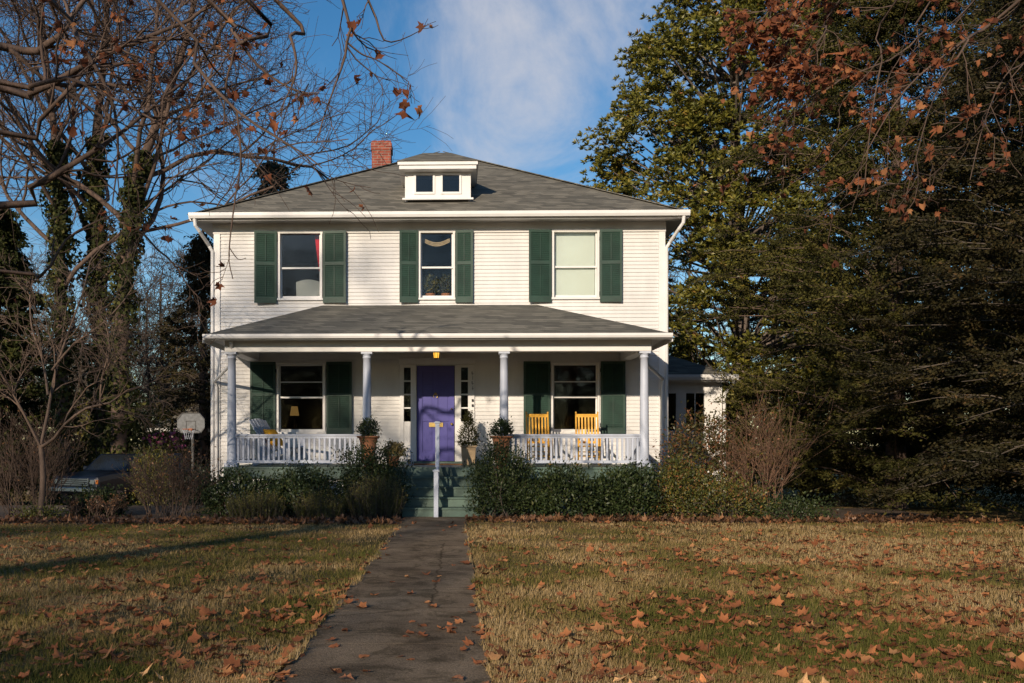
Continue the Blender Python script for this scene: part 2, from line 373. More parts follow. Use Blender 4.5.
bed('planting_bed', edge(WX1 + .03, 9.5, 24, 16.75, .15, 2) + [(9.5, 21.4), (5.0, 21.4), (5.0, 19.2), (WX1 + .03, 19.2)])
bed('planting_bed', edge(-18, -5.62, 20, 15.9, .2, 3) + [(-5.62, 22.0), (-18, 22.0)])
bed('planting_bed', edge(9.52, 30, 20, 13.8, .4, 5) + [(30, 26), (9.52, 26)])
sheet('driveway', -14, -6.2, [22.5, 32, 45], 0.004, M['gravel'])

# ------------------------------------------------------------------ the house
YW, YP = 21.5, 19.3                                      # front wall plane, porch column plane
house = thing('house', (-0.35, 21.5, 0), 'white two-storey clapboard house with dark green shutters, hip roof, dormer and full-width front porch', 'house')
HX0, HX1 = P(215, 300, YW)[0], P(664, 300, YW)[0]        # wall corners
ZE = 6.42                                                # underside of the main soffit
FLOOR = 0.93
YB = 31.6                                                # back wall
def R(px0, py0, px1, py1, Y):
    """pixel rectangle -> x0, x1, z0, z1 on the plane Y"""
    x0, z1 = P(px0, py0, Y); x1, z0 = P(px1, py1, Y); return [x0, x1, z0, z1]
openings = {
    'up_l': R(278.4, 231.6, 322.5, 300.5, YW), 'up_m': R(418.6, 230.8, 455, 300, YW), 'up_r': R(552, 229.5, 599, 299.5, YW),
    'low_l': R(277, 362.5, 325.6, 434, YW), 'low_r': R(551, 362.5, 599.4, 434, YW), 'door': R(400, 360, 474.5, 462.2, YW)}
for a, b in (('up_l', 'up_r'), ('up_m', 'up_r')):        # level heads and sills along each floor
    openings[a][2:] = openings['up_r'][2:]
openings['low_l'][2:] = openings['low_r'][2:]
openings['door'][2] = FLOOR
COURSE = 0.085
def clap(mb, x0, x1, z0, z1, y):
    k = math.floor(z0 / COURSE)
    while k * COURSE < z1 - 1e-4:
        a = max(z0, k * COURSE); b = min(z1, (k + 1) * COURSE)
        f = lambda z: y - 0.022 + 0.019 * (z - k * COURSE) / COURSE
        if b - a > 0.003:
            mb.add([(x0, f(a), a), (x1, f(a), a), (x1, f(b), b), (x0, f(b), b), (x0, y + 0.03, a), (x1, y + 0.03, a), (x1, y + 0.03, b), (x0, y + 0.03, b)],
                   [(0, 1, 2, 3), (4, 5, 1, 0), (3, 2, 6, 7), (0, 3, 7, 4), (1, 5, 6, 2)])
        k += 1
def clap_wall(mb, x0, x1, z0, z1, y, holes):
    xs = sorted({x0, x1, *[h[0] for h in holes], *[h[1] for h in holes]})
    for a, b in zip(xs[:-1], xs[1:]):
        hs = sorted([h for h in holes if h[0] <= a + 1e-6 and h[1] >= b - 1e-6], key=lambda h: h[2]); z = z0
        for h in hs:
            if h[2] > z: clap(mb, a, b, z, h[2], y)
            z = h[3]
        if z < z1: clap(mb, a, b, z, z1, y)
CB = 0.125                                               # corner board width
mb = MB(); clap_wall(mb, HX0 + CB, HX1 - CB, 0.25, 6.30, YW, list(openings.values()))
for s, x in ((-1, HX0), (1, HX1)):                       # plain side walls in the same courses
    w = MB(); clap(w, 0.03, YB - YW - .03, 0.25, 6.30, 0); w.xf((lambda x0, sg: lambda a, b, c: (x0 - sg * b, YW + a, c))(x, s)); mb.v += w.v; mb.f += [tuple(i + mb.n for i in q) for q in w.f]; mb.n += w.n
w = MB(); clap(w, HX0, HX1, 0.25, 6.30, 0); w.xf(lambda a, b, c: (a, YB - b, c)); mb.v += w.v; mb.f += [tuple(i + mb.n for i in q) for q in w.f]; mb.n += w.n
siding = obj('wall', mb, M['siding'], house)
mb = MB()
for x0, x1 in ((HX0 - .02, HX0 + CB - .001), (HX1 - CB + .001, HX1 + .02)): obj('corner_board', MB().box(x0, x1, YW - .04, YW + .10, 0.25, 6.18), M['white'], house)
mb = MB(); mb.box(HX0 - .035, HX1 + .035, YW - .045, YW + .08, 6.185, ZE)
mb.box(HX0 - .035, HX0 + .04, YW + .085, YB, 6.185, ZE); mb.box(HX1 - .04, HX1 + .035, YW + .085, YB, 6.185, ZE)
obj('frieze', mb, M['trim_grey'], house)
mb = MB(); mb.box(HX0 + .02, HX1 - .02, YW + .02, YB - .02, -1.2, 0.245); obj('foundation', mb, M['brick'], house)
# the rooms behind the windows
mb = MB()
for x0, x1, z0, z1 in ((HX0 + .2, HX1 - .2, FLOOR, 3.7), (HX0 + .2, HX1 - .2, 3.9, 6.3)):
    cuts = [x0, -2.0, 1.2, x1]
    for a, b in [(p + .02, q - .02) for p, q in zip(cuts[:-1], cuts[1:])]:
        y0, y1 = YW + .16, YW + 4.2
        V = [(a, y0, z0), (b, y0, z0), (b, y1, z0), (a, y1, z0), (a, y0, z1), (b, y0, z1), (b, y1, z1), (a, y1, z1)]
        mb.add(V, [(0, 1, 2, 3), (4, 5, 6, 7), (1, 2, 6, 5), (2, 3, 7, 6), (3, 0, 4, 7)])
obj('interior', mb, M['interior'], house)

def window(x0, x1, z0, z1, y, split, extra=None, blind=None, glass='glass', casing=0.045, sill=0.05):
    mb = MB()
    mb.box(x0, x0 + casing, y - .048, y + .12, z0 + sill, z1 - casing * .8); mb.box(x1 - casing, x1, y - .048, y + .12, z0 + sill, z1 - casing * .8)
    mb.box(x0 - .012, x1 + .012, y - .056, y + .12, z1 - casing * .8 + .001, z1); mb.box(x0 - .03, x1 + .03, y - .065, y + .12, z0, z0 + sill - .001)
    wdw = obj('window', mb, M['white'], house, bevel=.004)
    a, b, zb, zt = x0 + casing + .002, x1 - casing - .002, z0 + sill, z1 - casing * .8
    zm = zb + (zt - zb) * split; s = .028
    for (l, h, yo, t) in ((zb, zm, .065, .06), (zm - .03, zt, .03, .05)):
        f = MB(); d = y + yo
        f.box(a, a + s, d, d + .03, l, h); f.box(b - s, b, d, d + .03, l, h); f.box(a + s, b - s, d, d + .03, l, l + (t if yo > .05 else .04)); f.box(a + s, b - s, d, d + .03, h - s, h)
        if extra and yo < .05: f.box(a + s, b - s, d, d + .03, l + (h - l) * extra - .011, l + (h - l) * extra + .011)
        obj('sash', f, M['white'], wdw)
        p = MB(); p.add([(a + s, d + .015, l + .03), (b - s, d + .015, l + .03), (b - s, d + .015, h - s), (a + s, d + .015, h - s)], [(0, 1, 2, 3)])
        obj('pane', p, M[glass], wdw)
    if blind is not None:
        p = MB(); p.box(a + s + .005, b - s - .005, y + .115, y + .119, zb + blind, zt - .05)
        p.tube([(a + .02, y + .125, zt - .04), (b - .02, y + .125, zt - .04)], .02, 8); obj('blind', p, M['blind'], wdw)
    return wdw
o = openings
window(*o['up_l'], YW, .47, glass='glass_up'); window(*o['up_m'], YW, .47, glass='glass_up'); window(*o['up_r'], YW, .47, blind=.0, glass='glass_up')
wl = window(*o['low_l'], YW, .52, extra=.48); wr = window(*o['low_r'], YW, .52, extra=.48)
for q in (wl, wr): pass

def shutter(x0, x1, z0, z1, hinge, ang):
    """louvred shutter; hinge 'L' or 'R' edge stays on the wall, ang opens it"""
    w = x1 - x0; mb = MB(); st = .05; t = .032
    mb.box(0, st, -t, 0, z0, z1); mb.box(w - st, w, -t, 0, z0, z1)
    zm = z0 + (z1 - z0) * .545
    for a, b in ((z0, z0 + .13), (zm - .035, zm + .035), (z1 - .06, z1)): mb.box(st, w - st, -t, 0, a, b)
    for a, b in ((z0 + .13, zm - .035), (zm + .035, z1 - .06)):
        n = int((b - a) / .042)
        for i in range(n):
            z = a + (i + .5) * (b - a) / n
            mb.add([(st, -t + .004, z - .022), (w - st, -t + .004, z - .022), (w - st, -.004, z + .022), (st, -.004, z + .022),
                    (st, -t + .004, z - .016), (w - st, -t + .004, z - .016), (w - st, -.004, z + .028), (st, -.004, z + .028)],
                   [(0, 1, 2, 3), (4, 5, 6, 7), (0, 1, 5, 4), (2, 3, 7, 6)])
        mb.box(w / 2 - .008, w / 2 + .008, -t - .008, -t + .004, a + .03, b - .03)       # tilt rod
    if hinge == 'R':
        mb.rotz(ang, w, 0)
    else:
        mb.rotz(-ang, 0, 0)
    mb.xf(lambda x, y, z: (x0 + x, YW - .048 + y, z))
    s = obj('shutter', mb, M['shutter'], house)
    hx = x1 if hinge == 'R' else x0
    for z in (z0 + .2, z1 - .2): obj('hinge', MB().tube([(hx, YW - .04, z - .04), (hx, YW - .04, z + .04)], .012, 6), M['black'], s)
zu0, zu1 = P(440, 303, YW)[1], P(440, 231, YW)[1]
for a, b, h, g in ((255.2, 277.2, 'R', 9), (323.4, 346.6, 'L', 5), (399.6, 418.2, 'R', 7), (455.4, 473, 'L', 3), (528.4, 551, 'R', 6), (599.5, 621.6, 'L', 3)):
    shutter(P(a, 260, YW)[0], P(b, 260, YW)[0], zu0, zu1, h, radians(g))
zl0, zl1 = P(440, 434, YW)[1], P(440, 361.8, YW)[1]
for a, b, h, g in ((251, 276, 'R', 4), (326.8, 352.3, 'L', 3), (523.3, 550, 'R', 3), (600.4, 624.7, 'L', 3)):
    shutter(P(a, 400, YW)[0], P(b, 400, YW)[0], zl0, zl1, h, radians(g))

# front door with its surround
dx0, dx1 = P(417, 400, YW)[0], P(454.3, 400, YW)[0]; dz0 = FLOOR + .07; dz1 = P(435, 366, YW)[1]
ox0, ox1, _, oz1 = o['door']
sl = [(P(403.9, 0, YW)[0], P(410.8, 0, YW)[0]), (P(461, 0, YW)[0], P(468, 0, YW)[0])]
slz0, slz1 = P(0, 421.7, YW)[1], P(0, 368.4, YW)[1]
mb = MB(); yf = YW - .05; yb = YW + .12
mb.box(ox0 - .02, ox1 + .02, yf - .02, yb, dz1 + .035, oz1)
mb.box(ox0 - .05, ox1 + .05, yf - .045, yb, oz1 + .001, oz1 + .035)
xs = [ox0, sl[0][0], sl[0][1], dx0 - .012, dx1 + .012, sl[1][0], sl[1][1], ox1]
for i in (0, 2, 4, 6): mb.box(xs[i], xs[i + 1], yf, yb, FLOOR, dz1 + .034)
mb.box(dx0 - .011, dx1 + .011, yf + .03, yb, dz1 + .012, dz1 + .034)
for a, b in sl:
    mb.box(a, b, yf + .02, yb, FLOOR, slz0); mb.box(a, b, yf + .02, yb, slz1, dz1 + .034)
    mb.box(a + .03, b - .03, yf + .012, yf + .019, FLOOR + .12, slz0 - .1)
    for k in (1, 2, 3): z = slz0 + (slz1 - slz0) * k / 4; mb.box(a, b, yf + .022, yf + .06, z - .016, z + .016)
surround = obj('door_surround', mb, M['white'], house, bevel=.003)
for a, b in sl:
    obj('sidelight', MB().box(a, b, yf + .064, yf + .068, slz0, slz1), M['glass'], surround)
mb = MB(); mb.box(ox0 - .05, ox1 + .05, YW - .16, YW - .051, FLOOR + .002, FLOOR + .065); obj('door_sill', mb, M['green_floor'], surround, bevel=.006)
mb = MB(); yd = YW - .005; st = .12
mb.box(dx0, dx1, yd + .02, yd + .05, dz0, dz1)                                        # recessed panel plane, stiles and rails on it
xm = (dx0 + dx1) / 2; h = dz1 - dz0
for a, b in ((dx0, dx0 + st), (xm - .05, xm + .05), (dx1 - st, dx1)): mb.box(a, b, yd, yd + .019, dz0, dz1)
for a, b in ((0, .2), (h * .42, h * .42 + .16), (h * .76, h * .76 + .1), (h - .12, h)):
    mb.box(dx0 + st + .001, xm - .051, yd + .001, yd + .019, dz0 + a, dz0 + b); mb.box(xm + .051, dx1 - st - .001, yd + .001, yd + .019, dz0 + a, dz0 + b)
for a, b in ((dx0 + st, xm - .05), (xm + .05, dx1 - st)):
    for z0, z1 in ((.2, h * .42), (h * .42 + .16, h * .76), (h * .76 + .1, h - .12)):
        mb.box(a + .035, b - .035, yd + .010, yd + .0195, dz0 + z0 + .035, dz0 + z1 - .035)
door = obj('front_door', mb, M['door'], house, bevel=.002)
sx0, sz1 = P(429, 422.5, YW); sx1, sz0 = P(443, 427, YW)
mb = MB(); mb.box(sx0, sx1, yd - .012, yd, sz0, sz1); mb.box(sx0 + .03, sx1 - .03, yd - .018, yd - .011, sz0 + .022, sz1 - .022); obj('mail_slot', mb, M['brass'], door, bevel=.003)
kx, kz = P(435.5, 394, YW)
mb = MB(); mb.lathe([(.03, -.006), (.034, 0), (.02, .014), (.0, .016)], 0, 0, 12); mb.tube([(.045 * sin(a), -.045 - .045 * cos(a) + .0, .02) for a in np.linspace(.5, 2 * pi - .5, 13)], .009, 6)
mb.xf(lambda x, y, z: (kx + x, yd - z, kz + y)); obj('knocker', mb, M['brass'], door, smooth=True)
for py, r in ((409, .022), (424, .030)):
    hx, hz = P(453.2, py, YW); hx = dx1 - .06
    mb = MB().lathe([(r, 0), (r, .006), (.012, .012), (.012, .035), (.028 if py > 420 else .012, .045), (.028 if py > 420 else .012, .06), (.0, .066)], 0, 0, 12)
    mb.xf(lambda x, y, z: (hx + x, yd - z, hz + y)); obj('door_knob' if py > 420 else 'deadbolt', mb, M['brass'], door, smooth=True)
# dark numerals running down the right jamb: too small in the photograph to read
mb = MB(); nx = P(472.6, 0, YW)[0] + .0
for i, pyc in enumerate((374.5, 379, 384, 389)):
    z = P(0, pyc, YW)[1]
    mb.box(nx - .012 + .008 * (i % 2), nx - .004 + .008 * (i % 2), yf - .03, yf - .022, z - .045, z + .045)
    if i != 1: mb.box(nx - .022, nx + .022, yf - .0305, yf - .0225, z - .012, z - .004)
    if i in (0, 2): mb.box(nx - .024, nx - .016, yf - .031, yf - .023, z - .003, z + .04)
obj('house_number', mb, M['black'], surround)
for py in (401, 406): z = P(0, py, YW)[1]; obj('doorbell', MB().box(nx - .022, nx + .022, yf - .03, yf, z - .03, z + .03), M['black'], surround, bevel=.006)

# main roof
RE = [HX0 - .44, HX1 + .44, YW - .50, YB + .5]; ZR = ZE + .10; RX = (HX0 + HX1) / 2
YA0 = YW + 5.1; APZ = P(438, 152.8, YA0)[1]
mb = MB()
mb.add([(RE[0], RE[2], ZR), (RE[1], RE[2], ZR), (RE[1], RE[3], ZR), (RE[0], RE[3], ZR), (RX - .12, YA0, APZ), (RX + .12, YA0, APZ)],
       [(0, 1, 5, 4), (1, 2, 5), (2, 3, 4, 5), (3, 0, 4)])
mb.add([(RE[0], RE[2], ZR - .03), (RE[1], RE[2], ZR - .03), (RE[1], RE[3], ZR - .03), (RE[0], RE[3], ZR - .03)], [(0, 1, 2, 3)])
roof = obj('roof', mb, M['roof'], house)
mb = MB()                                                # ridge and hip cap shingles
for a, b in (((RE[0], RE[2], ZR), (RX - .12, YA0, APZ)), ((RE[1], RE[2], ZR), (RX + .12, YA0, APZ))): mb.beam((a[0], a[1], a[2] + .012), (b[0], b[1], b[2] + .012), .22, .02)
obj('hip_cap', mb, M['roof'], roof)
mb = MB(); mb.box(RE[0] + .02, RE[1] - .02, RE[2] + .02, RE[3] - .02, ZE + .001, ZE + .05); obj('soffit', mb, M['trim_grey'], roof)
GUT = [(0, 0), (.03, -.06), (.09, -.075), (.115, -.02), (.115, .045), (.10, .045), (.10, -.01), (.01, .0)]
def gutter(name, x0, x1, y, z, parent, m='white', s=1.0):
    mb = MB().prism([(a * s, b * s) for a, b in GUT], lambda a, b: (x0, y - a, z + b), lambda a, b: (x1, y - a, z + b))
    mb.box(x0, x1, y + .002, y + .03, z - .11 * s, z + .045 * s)
    return obj(name, mb, M[m], parent)
gutter('gutter', RE[0] - .0, RE[1] + .0, RE[2] - .005, ZR - .03, roof, s=1.0)
for a, b in ((RE[0] - .025, RE[0] - .002), (RE[1] + .002, RE[1] + .025)): obj('fascia', MB().box(a, b, RE[2], RE[3], ZE + .005, ZR + .012), M['white'], roof)
# chimney
chx, _ = P(382, 150, 28.0); chz = P(382, 143.5, 28.0)[1]
mb = MB(); mb.box(chx - .28, chx + .28, 27.72, 28.28, 8.0, chz - .28); mb.box(chx - .305, chx + .305, 27.695, 28.305, chz - .279, chz - .06); mb.box(chx - .28, chx + .28, 27.72, 28.28, chz - .059, chz)
chim = obj('chimney', mb, M['brick'], roof, bevel=.006)
obj('flue', MB().lathe([(.14, chz - .05), (.14, chz + .05), (.10, chz + .05), (.10, chz - .04)], chx, 28.0, 12), M['terracotta'], chim)
# dormer
YD = YW + .28
ex = lambda px: P(px, 0, YD)[0]
qz = lambda py, Y=YD: P(437, py, Y)[1]
d0, d1, dzb, dzt = ex(405), ex(470.8), qz(199.3), qz(169)
gl = [(ex(416), ex(432.8)), (ex(442.6), ex(459.3))]; gz0, gz1 = qz(192), qz(175)
mb = MB(); back = YD + 2.6
xs = [d0, gl[0][0], gl[0][1], gl[1][0], gl[1][1], d1]
for i in (0, 2, 4): mb.box(xs[i], xs[i + 1], YD, YD + .1, dzb, dzt)
for a, b in gl: mb.box(a, b, YD, YD + .1, dzb, gz0); mb.box(a, b, YD, YD + .1, gz1, dzt)
mb.box(d0, d0 + .06, YD + .101, back, dzb - .1, dzt); mb.box(d1 - .06, d1, YD + .101, back, dzb - .1, dzt)
dormer = obj('dormer', mb, M['white'], house, bevel=.003)
for a, b in gl:
    f = MB(); u = .045; a2, b2, c2, e2 = a - .05, b + .05, gz0 - .05, gz1 + .05
    f.box(a2, a, YD - .022, YD - .001, c2, e2); f.box(b, b2, YD - .022, YD - .001, c2, e2); f.box(a, b, YD - .022, YD - .001, c2, gz0); f.box(a, b, YD - .022, YD - .001, gz1, e2)
    obj('window_frame', f, M['white'], dormer, bevel=.003)
    obj('pane', MB().box(a + .001, b - .001, YD + .03, YD + .034, gz0 + .001, gz1 - .001), M['glass'], dormer)
obj('attic_interior', MB().add([(d0 + .1, YD + .6, dzb), (d1 - .1, YD + .6, dzb), (d1 - .1, YD + .6, dzt), (d0 + .1, YD + .6, dzt)], [(0, 1, 2, 3)]), M['interior'], dormer)
obj('sill', MB().box(d0 - .06, d1 + .06, YD - .06, YD - .0005, dzb - .02, dzb + .025), M['white'], dormer, bevel=.004)
c0, c1 = P(397.5, 0, YD - .3)[0], P(478, 0, YD - .3)[0]; cz0, cz1 = P(437, 169.8, YD - .3)[1], P(437, 161.2, YD - .3)[1]
cm_ = (cz0 + cz1) / 2
mb = MB(); mb.box(c0 + .07, c1 - .07, YD - .22, back, dzt + .001, cz0 + .03); mb.box(c0 + .035, c1 - .035, YD - .265, back + .01, cz0 + .031, cm_ + .02); mb.box(c0, c1, YD - .30, back + .02, cm_ + .021, cz1)
obj('cornice', mb, M['white'], dormer, bevel=.006)
tY = YD + .72; tz = P(437, 152.9, tY)[1]; t0, t1 = P(423.5, 0, tY)[0], P(451, 0, tY)[0]
mb = MB(); zr = cz1 + .012; xL, xR, yF = c0 - .015, c1 + .015, YD - .32
mb.add([(xL, yF, zr), (xR, yF, zr), (t1, tY, tz), (t0, tY, tz), (xL, yF + 3.2, zr), (xR, yF + 3.2, zr), (t1, tY + 2.4, tz), (t0, tY + 2.4, tz), (xL, yF, zr - .011), (xR, yF, zr - .011), (xR, yF + 3.2, zr - .011), (xL, yF + 3.2, zr - .011)],
       [(0, 1, 2, 3), (1, 5, 6, 2), (0, 3, 7, 4), (3, 2, 6, 7), (8, 9, 10, 11), (0, 1, 9, 8), (1, 5, 10, 9), (0, 4, 11, 8)])
obj('dormer_roof', mb, M['roof'], dormer)

# downspouts at the two main corners
def spout(pts, parent, r=.04):
    obj('downspout', MB().tube(pts, r, 8), M['white'], parent, smooth=False)
zg = ZR - .09
spout([(RE[0] + .12, RE[2] - .05, zg), (RE[0] + .13, RE[2] - .02, zg - .16), (RE[0] + .2, RE[2] + .06, zg - .27), (HX0 - .12, YW - .07, zg - .52), (HX0 - .045, YW - .05, zg - .66), (HX0 - .045, YW - .05, 4.4), (HX0 - .045, YW - .05, .1)], house)
spout([(RE[1] - .12, RE[2] - .05, zg), (RE[1] - .13, RE[2] - .02, zg - .16), (RE[1] - .2, RE[2] + .06, zg - .27), (HX1 + .12, YW - .07, zg - .5), (HX1 + .045, YW - .05, zg - .62), (HX1 + .045, YW - .05, 4.4), (HX1 + .045, YW - .05, .1)], house)

# ---- porch
PX0, PX1 = P(224, 0, YP)[0], P(652, 0, YP)[0]
mb = MB(); n = 64                                        # floor boards run front to back
ys0 = YP - .20
w = (PX1 - PX0) / n
for i in range(n): mb.box(PX0 + i * w + .002, PX0 + (i + 1) * w - .002, ys0, YW - .031, FLOOR - .03, FLOOR)
mb.box(PX0 + .03, PX1 - .03, ys0 + .03, ys0 + .08, FLOOR - .24, FLOOR - .031)
porch = obj('porch', mb, M['green_floor'], house)
for a, b in ((226, 250), (330, 344), (560, 582), (622, 648)): obj('pier', MB().box(P(a, 0, YP)[0], P(b, 0, YP)[0], YP - .1, YP + .25, -.2, FLOOR - .245), M['white'], porch)
mb = MB()
x = PX0 + .1
while x < PX1 - .1:
    mb.box(x, x + .03, YP + .02, YP + .035, 0.0, FLOOR - .25); x += .09
obj('lattice', mb, M['green_floor'], porch)
BZ0, BZ1 = P(437, 352, YP)[1], P(437, 345, YP)[1]
cols = [P(c, 0, YP)[0] for c in (231.8, 367, 504, 644.3)]
def column(x):
    r0, r1 = .094, .078; zt = BZ0 - .001
    prof = [(r0, FLOOR + .075), (r0 + .018, FLOOR + .085), (r0 + .018, FLOOR + .105), (r0, FLOOR + .12)]
    for k in range(9):
        t = k / 8; prof.append((r0 + (r1 - r0) * t ** 1.6, FLOOR + .125 + (zt - .13 - FLOOR - .125) * t))
    prof += [(r1 + .012, zt - .125), (r1 + .012, zt - .105), (r1, zt - .1), (r1 + .008, zt - .07), (r1 + .03, zt - .05), (r1 + .03, zt - .045)]
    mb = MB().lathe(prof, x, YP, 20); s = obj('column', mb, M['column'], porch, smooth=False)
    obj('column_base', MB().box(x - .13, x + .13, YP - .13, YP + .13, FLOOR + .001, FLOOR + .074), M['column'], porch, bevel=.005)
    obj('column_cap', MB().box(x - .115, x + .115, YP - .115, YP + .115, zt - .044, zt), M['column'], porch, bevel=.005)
    for p in s.data.polygons: p.use_smooth = len(p.vertices) == 4
for x in cols: column(x)
rz1, rz0 = P(437, 434.2, YP)[1], P(437, 463.2, YP)[1]
def railing(x0, x1):
    mb = MB(); mb.box(x0, x1, YP - .045, YP + .045, rz1 - .035, rz1); mb.box(x0, x1, YP - .02, YP + .02, rz1 - .085, rz1 - .036)
    mb.box(x0, x1, YP - .025, YP + .025, rz0, rz0 + .06); n = round((x1 - x0) / .104)
    for i in range(n):
        x = x0 + (i + .5) * (x1 - x0) / n; mb.box(x - .021, x + .021, YP - .018, YP + .018, rz0 + .061, rz1 - .086)
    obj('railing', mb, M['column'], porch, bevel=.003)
railing(cols[0] + .085, cols[1] - .085); railing(cols[2] + .085, cols[3] - .085)
for s, x in ((-1, cols[0]), (1, cols[3])):               # end railings back to the wall
    mb = MB(); mb.box(x - .045, x + .045, YP + .1, YW - .04, rz1 - .035, rz1); mb.box(x - .025, x + .025, YP + .1, YW - .04, rz0, rz0 + .06)
    for i in range(19): y = YP + .15 + i * .108; mb.box(x - .018, x + .018, y - .021, y + .021, rz0 + .061, rz1 - .036)
    obj('railing', mb, M['column'], porch, bevel=.003)
# beam, ceiling, roof, gutter
bx0, bx1 = cols[0] - .12, cols[3] + .12
mb = MB(); mb.box(bx0, bx1, YP - .12, YP + .12, BZ0, BZ1 + .10); mb.box(bx0, bx0 + .24, YP + .121, YW - .05, BZ0, BZ1 + .10); mb.box(bx1 - .24, bx1, YP + .121, YW - .05, BZ0, BZ1 + .10)
obj('porch_beam', mb, M['white'], porch, bevel=.006)
PE = [P(203.5, 0, 18.85)[0], P(672, 0, 18.85)[0], 18.85]; pze = P(437, 334, 18.85)[1]
mb = MB(); mb.box(PE[0] + .04, PE[1] - .04, PE[2] + .03, YW - .046, BZ1 + .101, BZ1 + .13)
obj('porch_ceiling', mb, M['trim_grey'], porch)
mb = MB(); mb.box(bx0 + .03, bx1 - .03, PE[2] + .12, PE[2] + .17, BZ1 - .02 + .121, pze - .04); mb.box(PE[0] + .06, PE[1] - .06, PE[2] + .14, YW - .1, BZ1 + .131, pze - .03)
obj('porch_fascia', mb, M['trim_grey'], porch)
tx0, tx1 = P(322, 0, YW)[0], P(537, 0, YW)[0]; tzp = P(437, 305.2, YW)[1]
mb = MB(); YT = YW - .02
mb.add([(PE[0], PE[2], pze), (PE[1], PE[2], pze), (tx1, YT, tzp), (tx0, YT, tzp), (PE[0], YT, pze), (PE[1], YT, pze),
        (PE[0], PE[2], pze - .03), (PE[1], PE[2], pze - .03), (PE[1], YT, pze - .03), (PE[0], YT, pze - .03)],
       [(0, 1, 2, 3), (0, 3, 4), (1, 5, 2), (6, 7, 8, 9), (0, 1, 7, 6), (0, 4, 9, 6), (1, 5, 8, 7)])
obj('porch_roof', mb, M['roof_low'], porch)
gutter('porch_gutter', PE[0], PE[1], PE[2] - .005, pze - .03, porch, s=.72)
for a, b in ((PE[0] - .02, PE[0] - .002), (PE[1] + .002, PE[1] + .02)): obj('porch_rake', MB().box(a, b, PE[2], YT, pze - .16, pze + .01), M['white'], porch)
zc = BZ1 + .02
spout([(cols[0] + .04, YP - .3, pze - .12), (cols[0] - .02, YP + .35, BZ0 - .12), (HX0 + .02, YW - .1, BZ0 - .46), (HX0 + .055, YW - .075, BZ0 - .62), (HX0 + .055, YW - .075, .1)], porch, .036)
spout([(cols[3] - .02, YP + .3, BZ0 - .05), (cols[3] + .08, YP + .5, BZ0 - .16), (HX1 - .05, YW - .1, BZ0 - .42), (HX1 - .055, YW - .075, BZ0 - .6), (HX1 - .055, YW - .075, .1)], porch, .036)
# ceiling lantern
lx, ly = P(436.3, 0, 20.4)[0], 20.4; lz = BZ1 + .10
mb = MB().lathe([(.055, lz), (.055, lz - .03), (.02, lz - .035), (.02, lz - .10), (.085, lz - .12), (.085, lz - .135)], lx, ly, 8)
for i in range(6): a = i * pi / 3; mb.tube([(lx + .07 * cos(a), ly + .07 * sin(a), lz - .13), (lx + .055 * cos(a), ly + .055 * sin(a), lz - .275)], .006, 5)
mb.lathe([(.062, lz - .272), (.05, lz - .285), (.01, lz - .30)], lx, ly, 8); lan = obj('ceiling_lantern', mb, M['black'], porch)
obj('lit_glass', MB().lathe([(.05, lz - .14), (.066, lz - .15), (.052, lz - .268), (.02, lz - .27)], lx, ly, 6), M['amber'], lan)
# steps: five treads of green boards between low cheek blocks
s0, s1 = P(404, 0, 18.9)[0], P(478, 0, 18.9)[0]
nst = 5; rise = FLOOR / nst; tread = .27
mb = MB(); yb_ = ys0
for i in range(nst - 1):
    yt = yb_ - (i + 1) * tread; z = FLOOR - (i + 1) * rise
    mb.box(s0, s1, yt - .025, yt + tread - .026, z - .035, z)                 # tread with nosing
    mb.box(s0 + .01, s1 - .01, yt, yt + .02, z - rise + .0005, z - .036)     # riser
mb.box(s0 + .01, s1 - .01, yb_ - .002, yb_ + .018, FLOOR - rise + .0005, FLOOR - .0311)
steps = obj('steps', mb, M['green_floor'], porch, bevel=.004)
for a, b in ((s0 - .40, s0 - .002), (s1 + .002, s1 + .40)): obj('cheek_block', MB().box(a, b, yb_ - .30, yb_ - .003, -.1, FLOOR - .03), M['green_floor'], porch, bevel=.01)
# centre handrail seen end on
hx = P(436.3, 0, 18.1)[0]; y0, y1 = yb_ - 4 * tread - .14, yb_ + .12
zt0, zt1 = P(0, 469, y0)[1], P(0, 421.5, y1)[1]
mb = MB()
for y, zb, zt in ((y0, gz(y0) - .1, zt0), (y1, FLOOR + .001, zt1)):
    mb.box(hx - .043, hx + .043, y - .043, y + .043, zb, zt - .045); mb.box(hx - .064, hx + .064, y - .064, y + .064, zt - .044, zt - .015); mb.box(hx - .048, hx + .048, y - .048, y + .048, zt - .0145, zt)
for dz in (-.10, -.62): mb.beam((hx + .02, y0 + .044, zt0 + dz), (hx + .02, y1 - .044, zt1 + dz), .05, .085)
for k in range(1, 6):
    t = k / 6; y = y0 + (y1 - y0) * t; z = zt0 + (zt1 - zt0) * t; mb.box(hx + .004, hx + .036, y - .016, y + .016, z - .60, z - .14)
hr = obj('handrail', mb, M['column'], porch, bevel=.004)

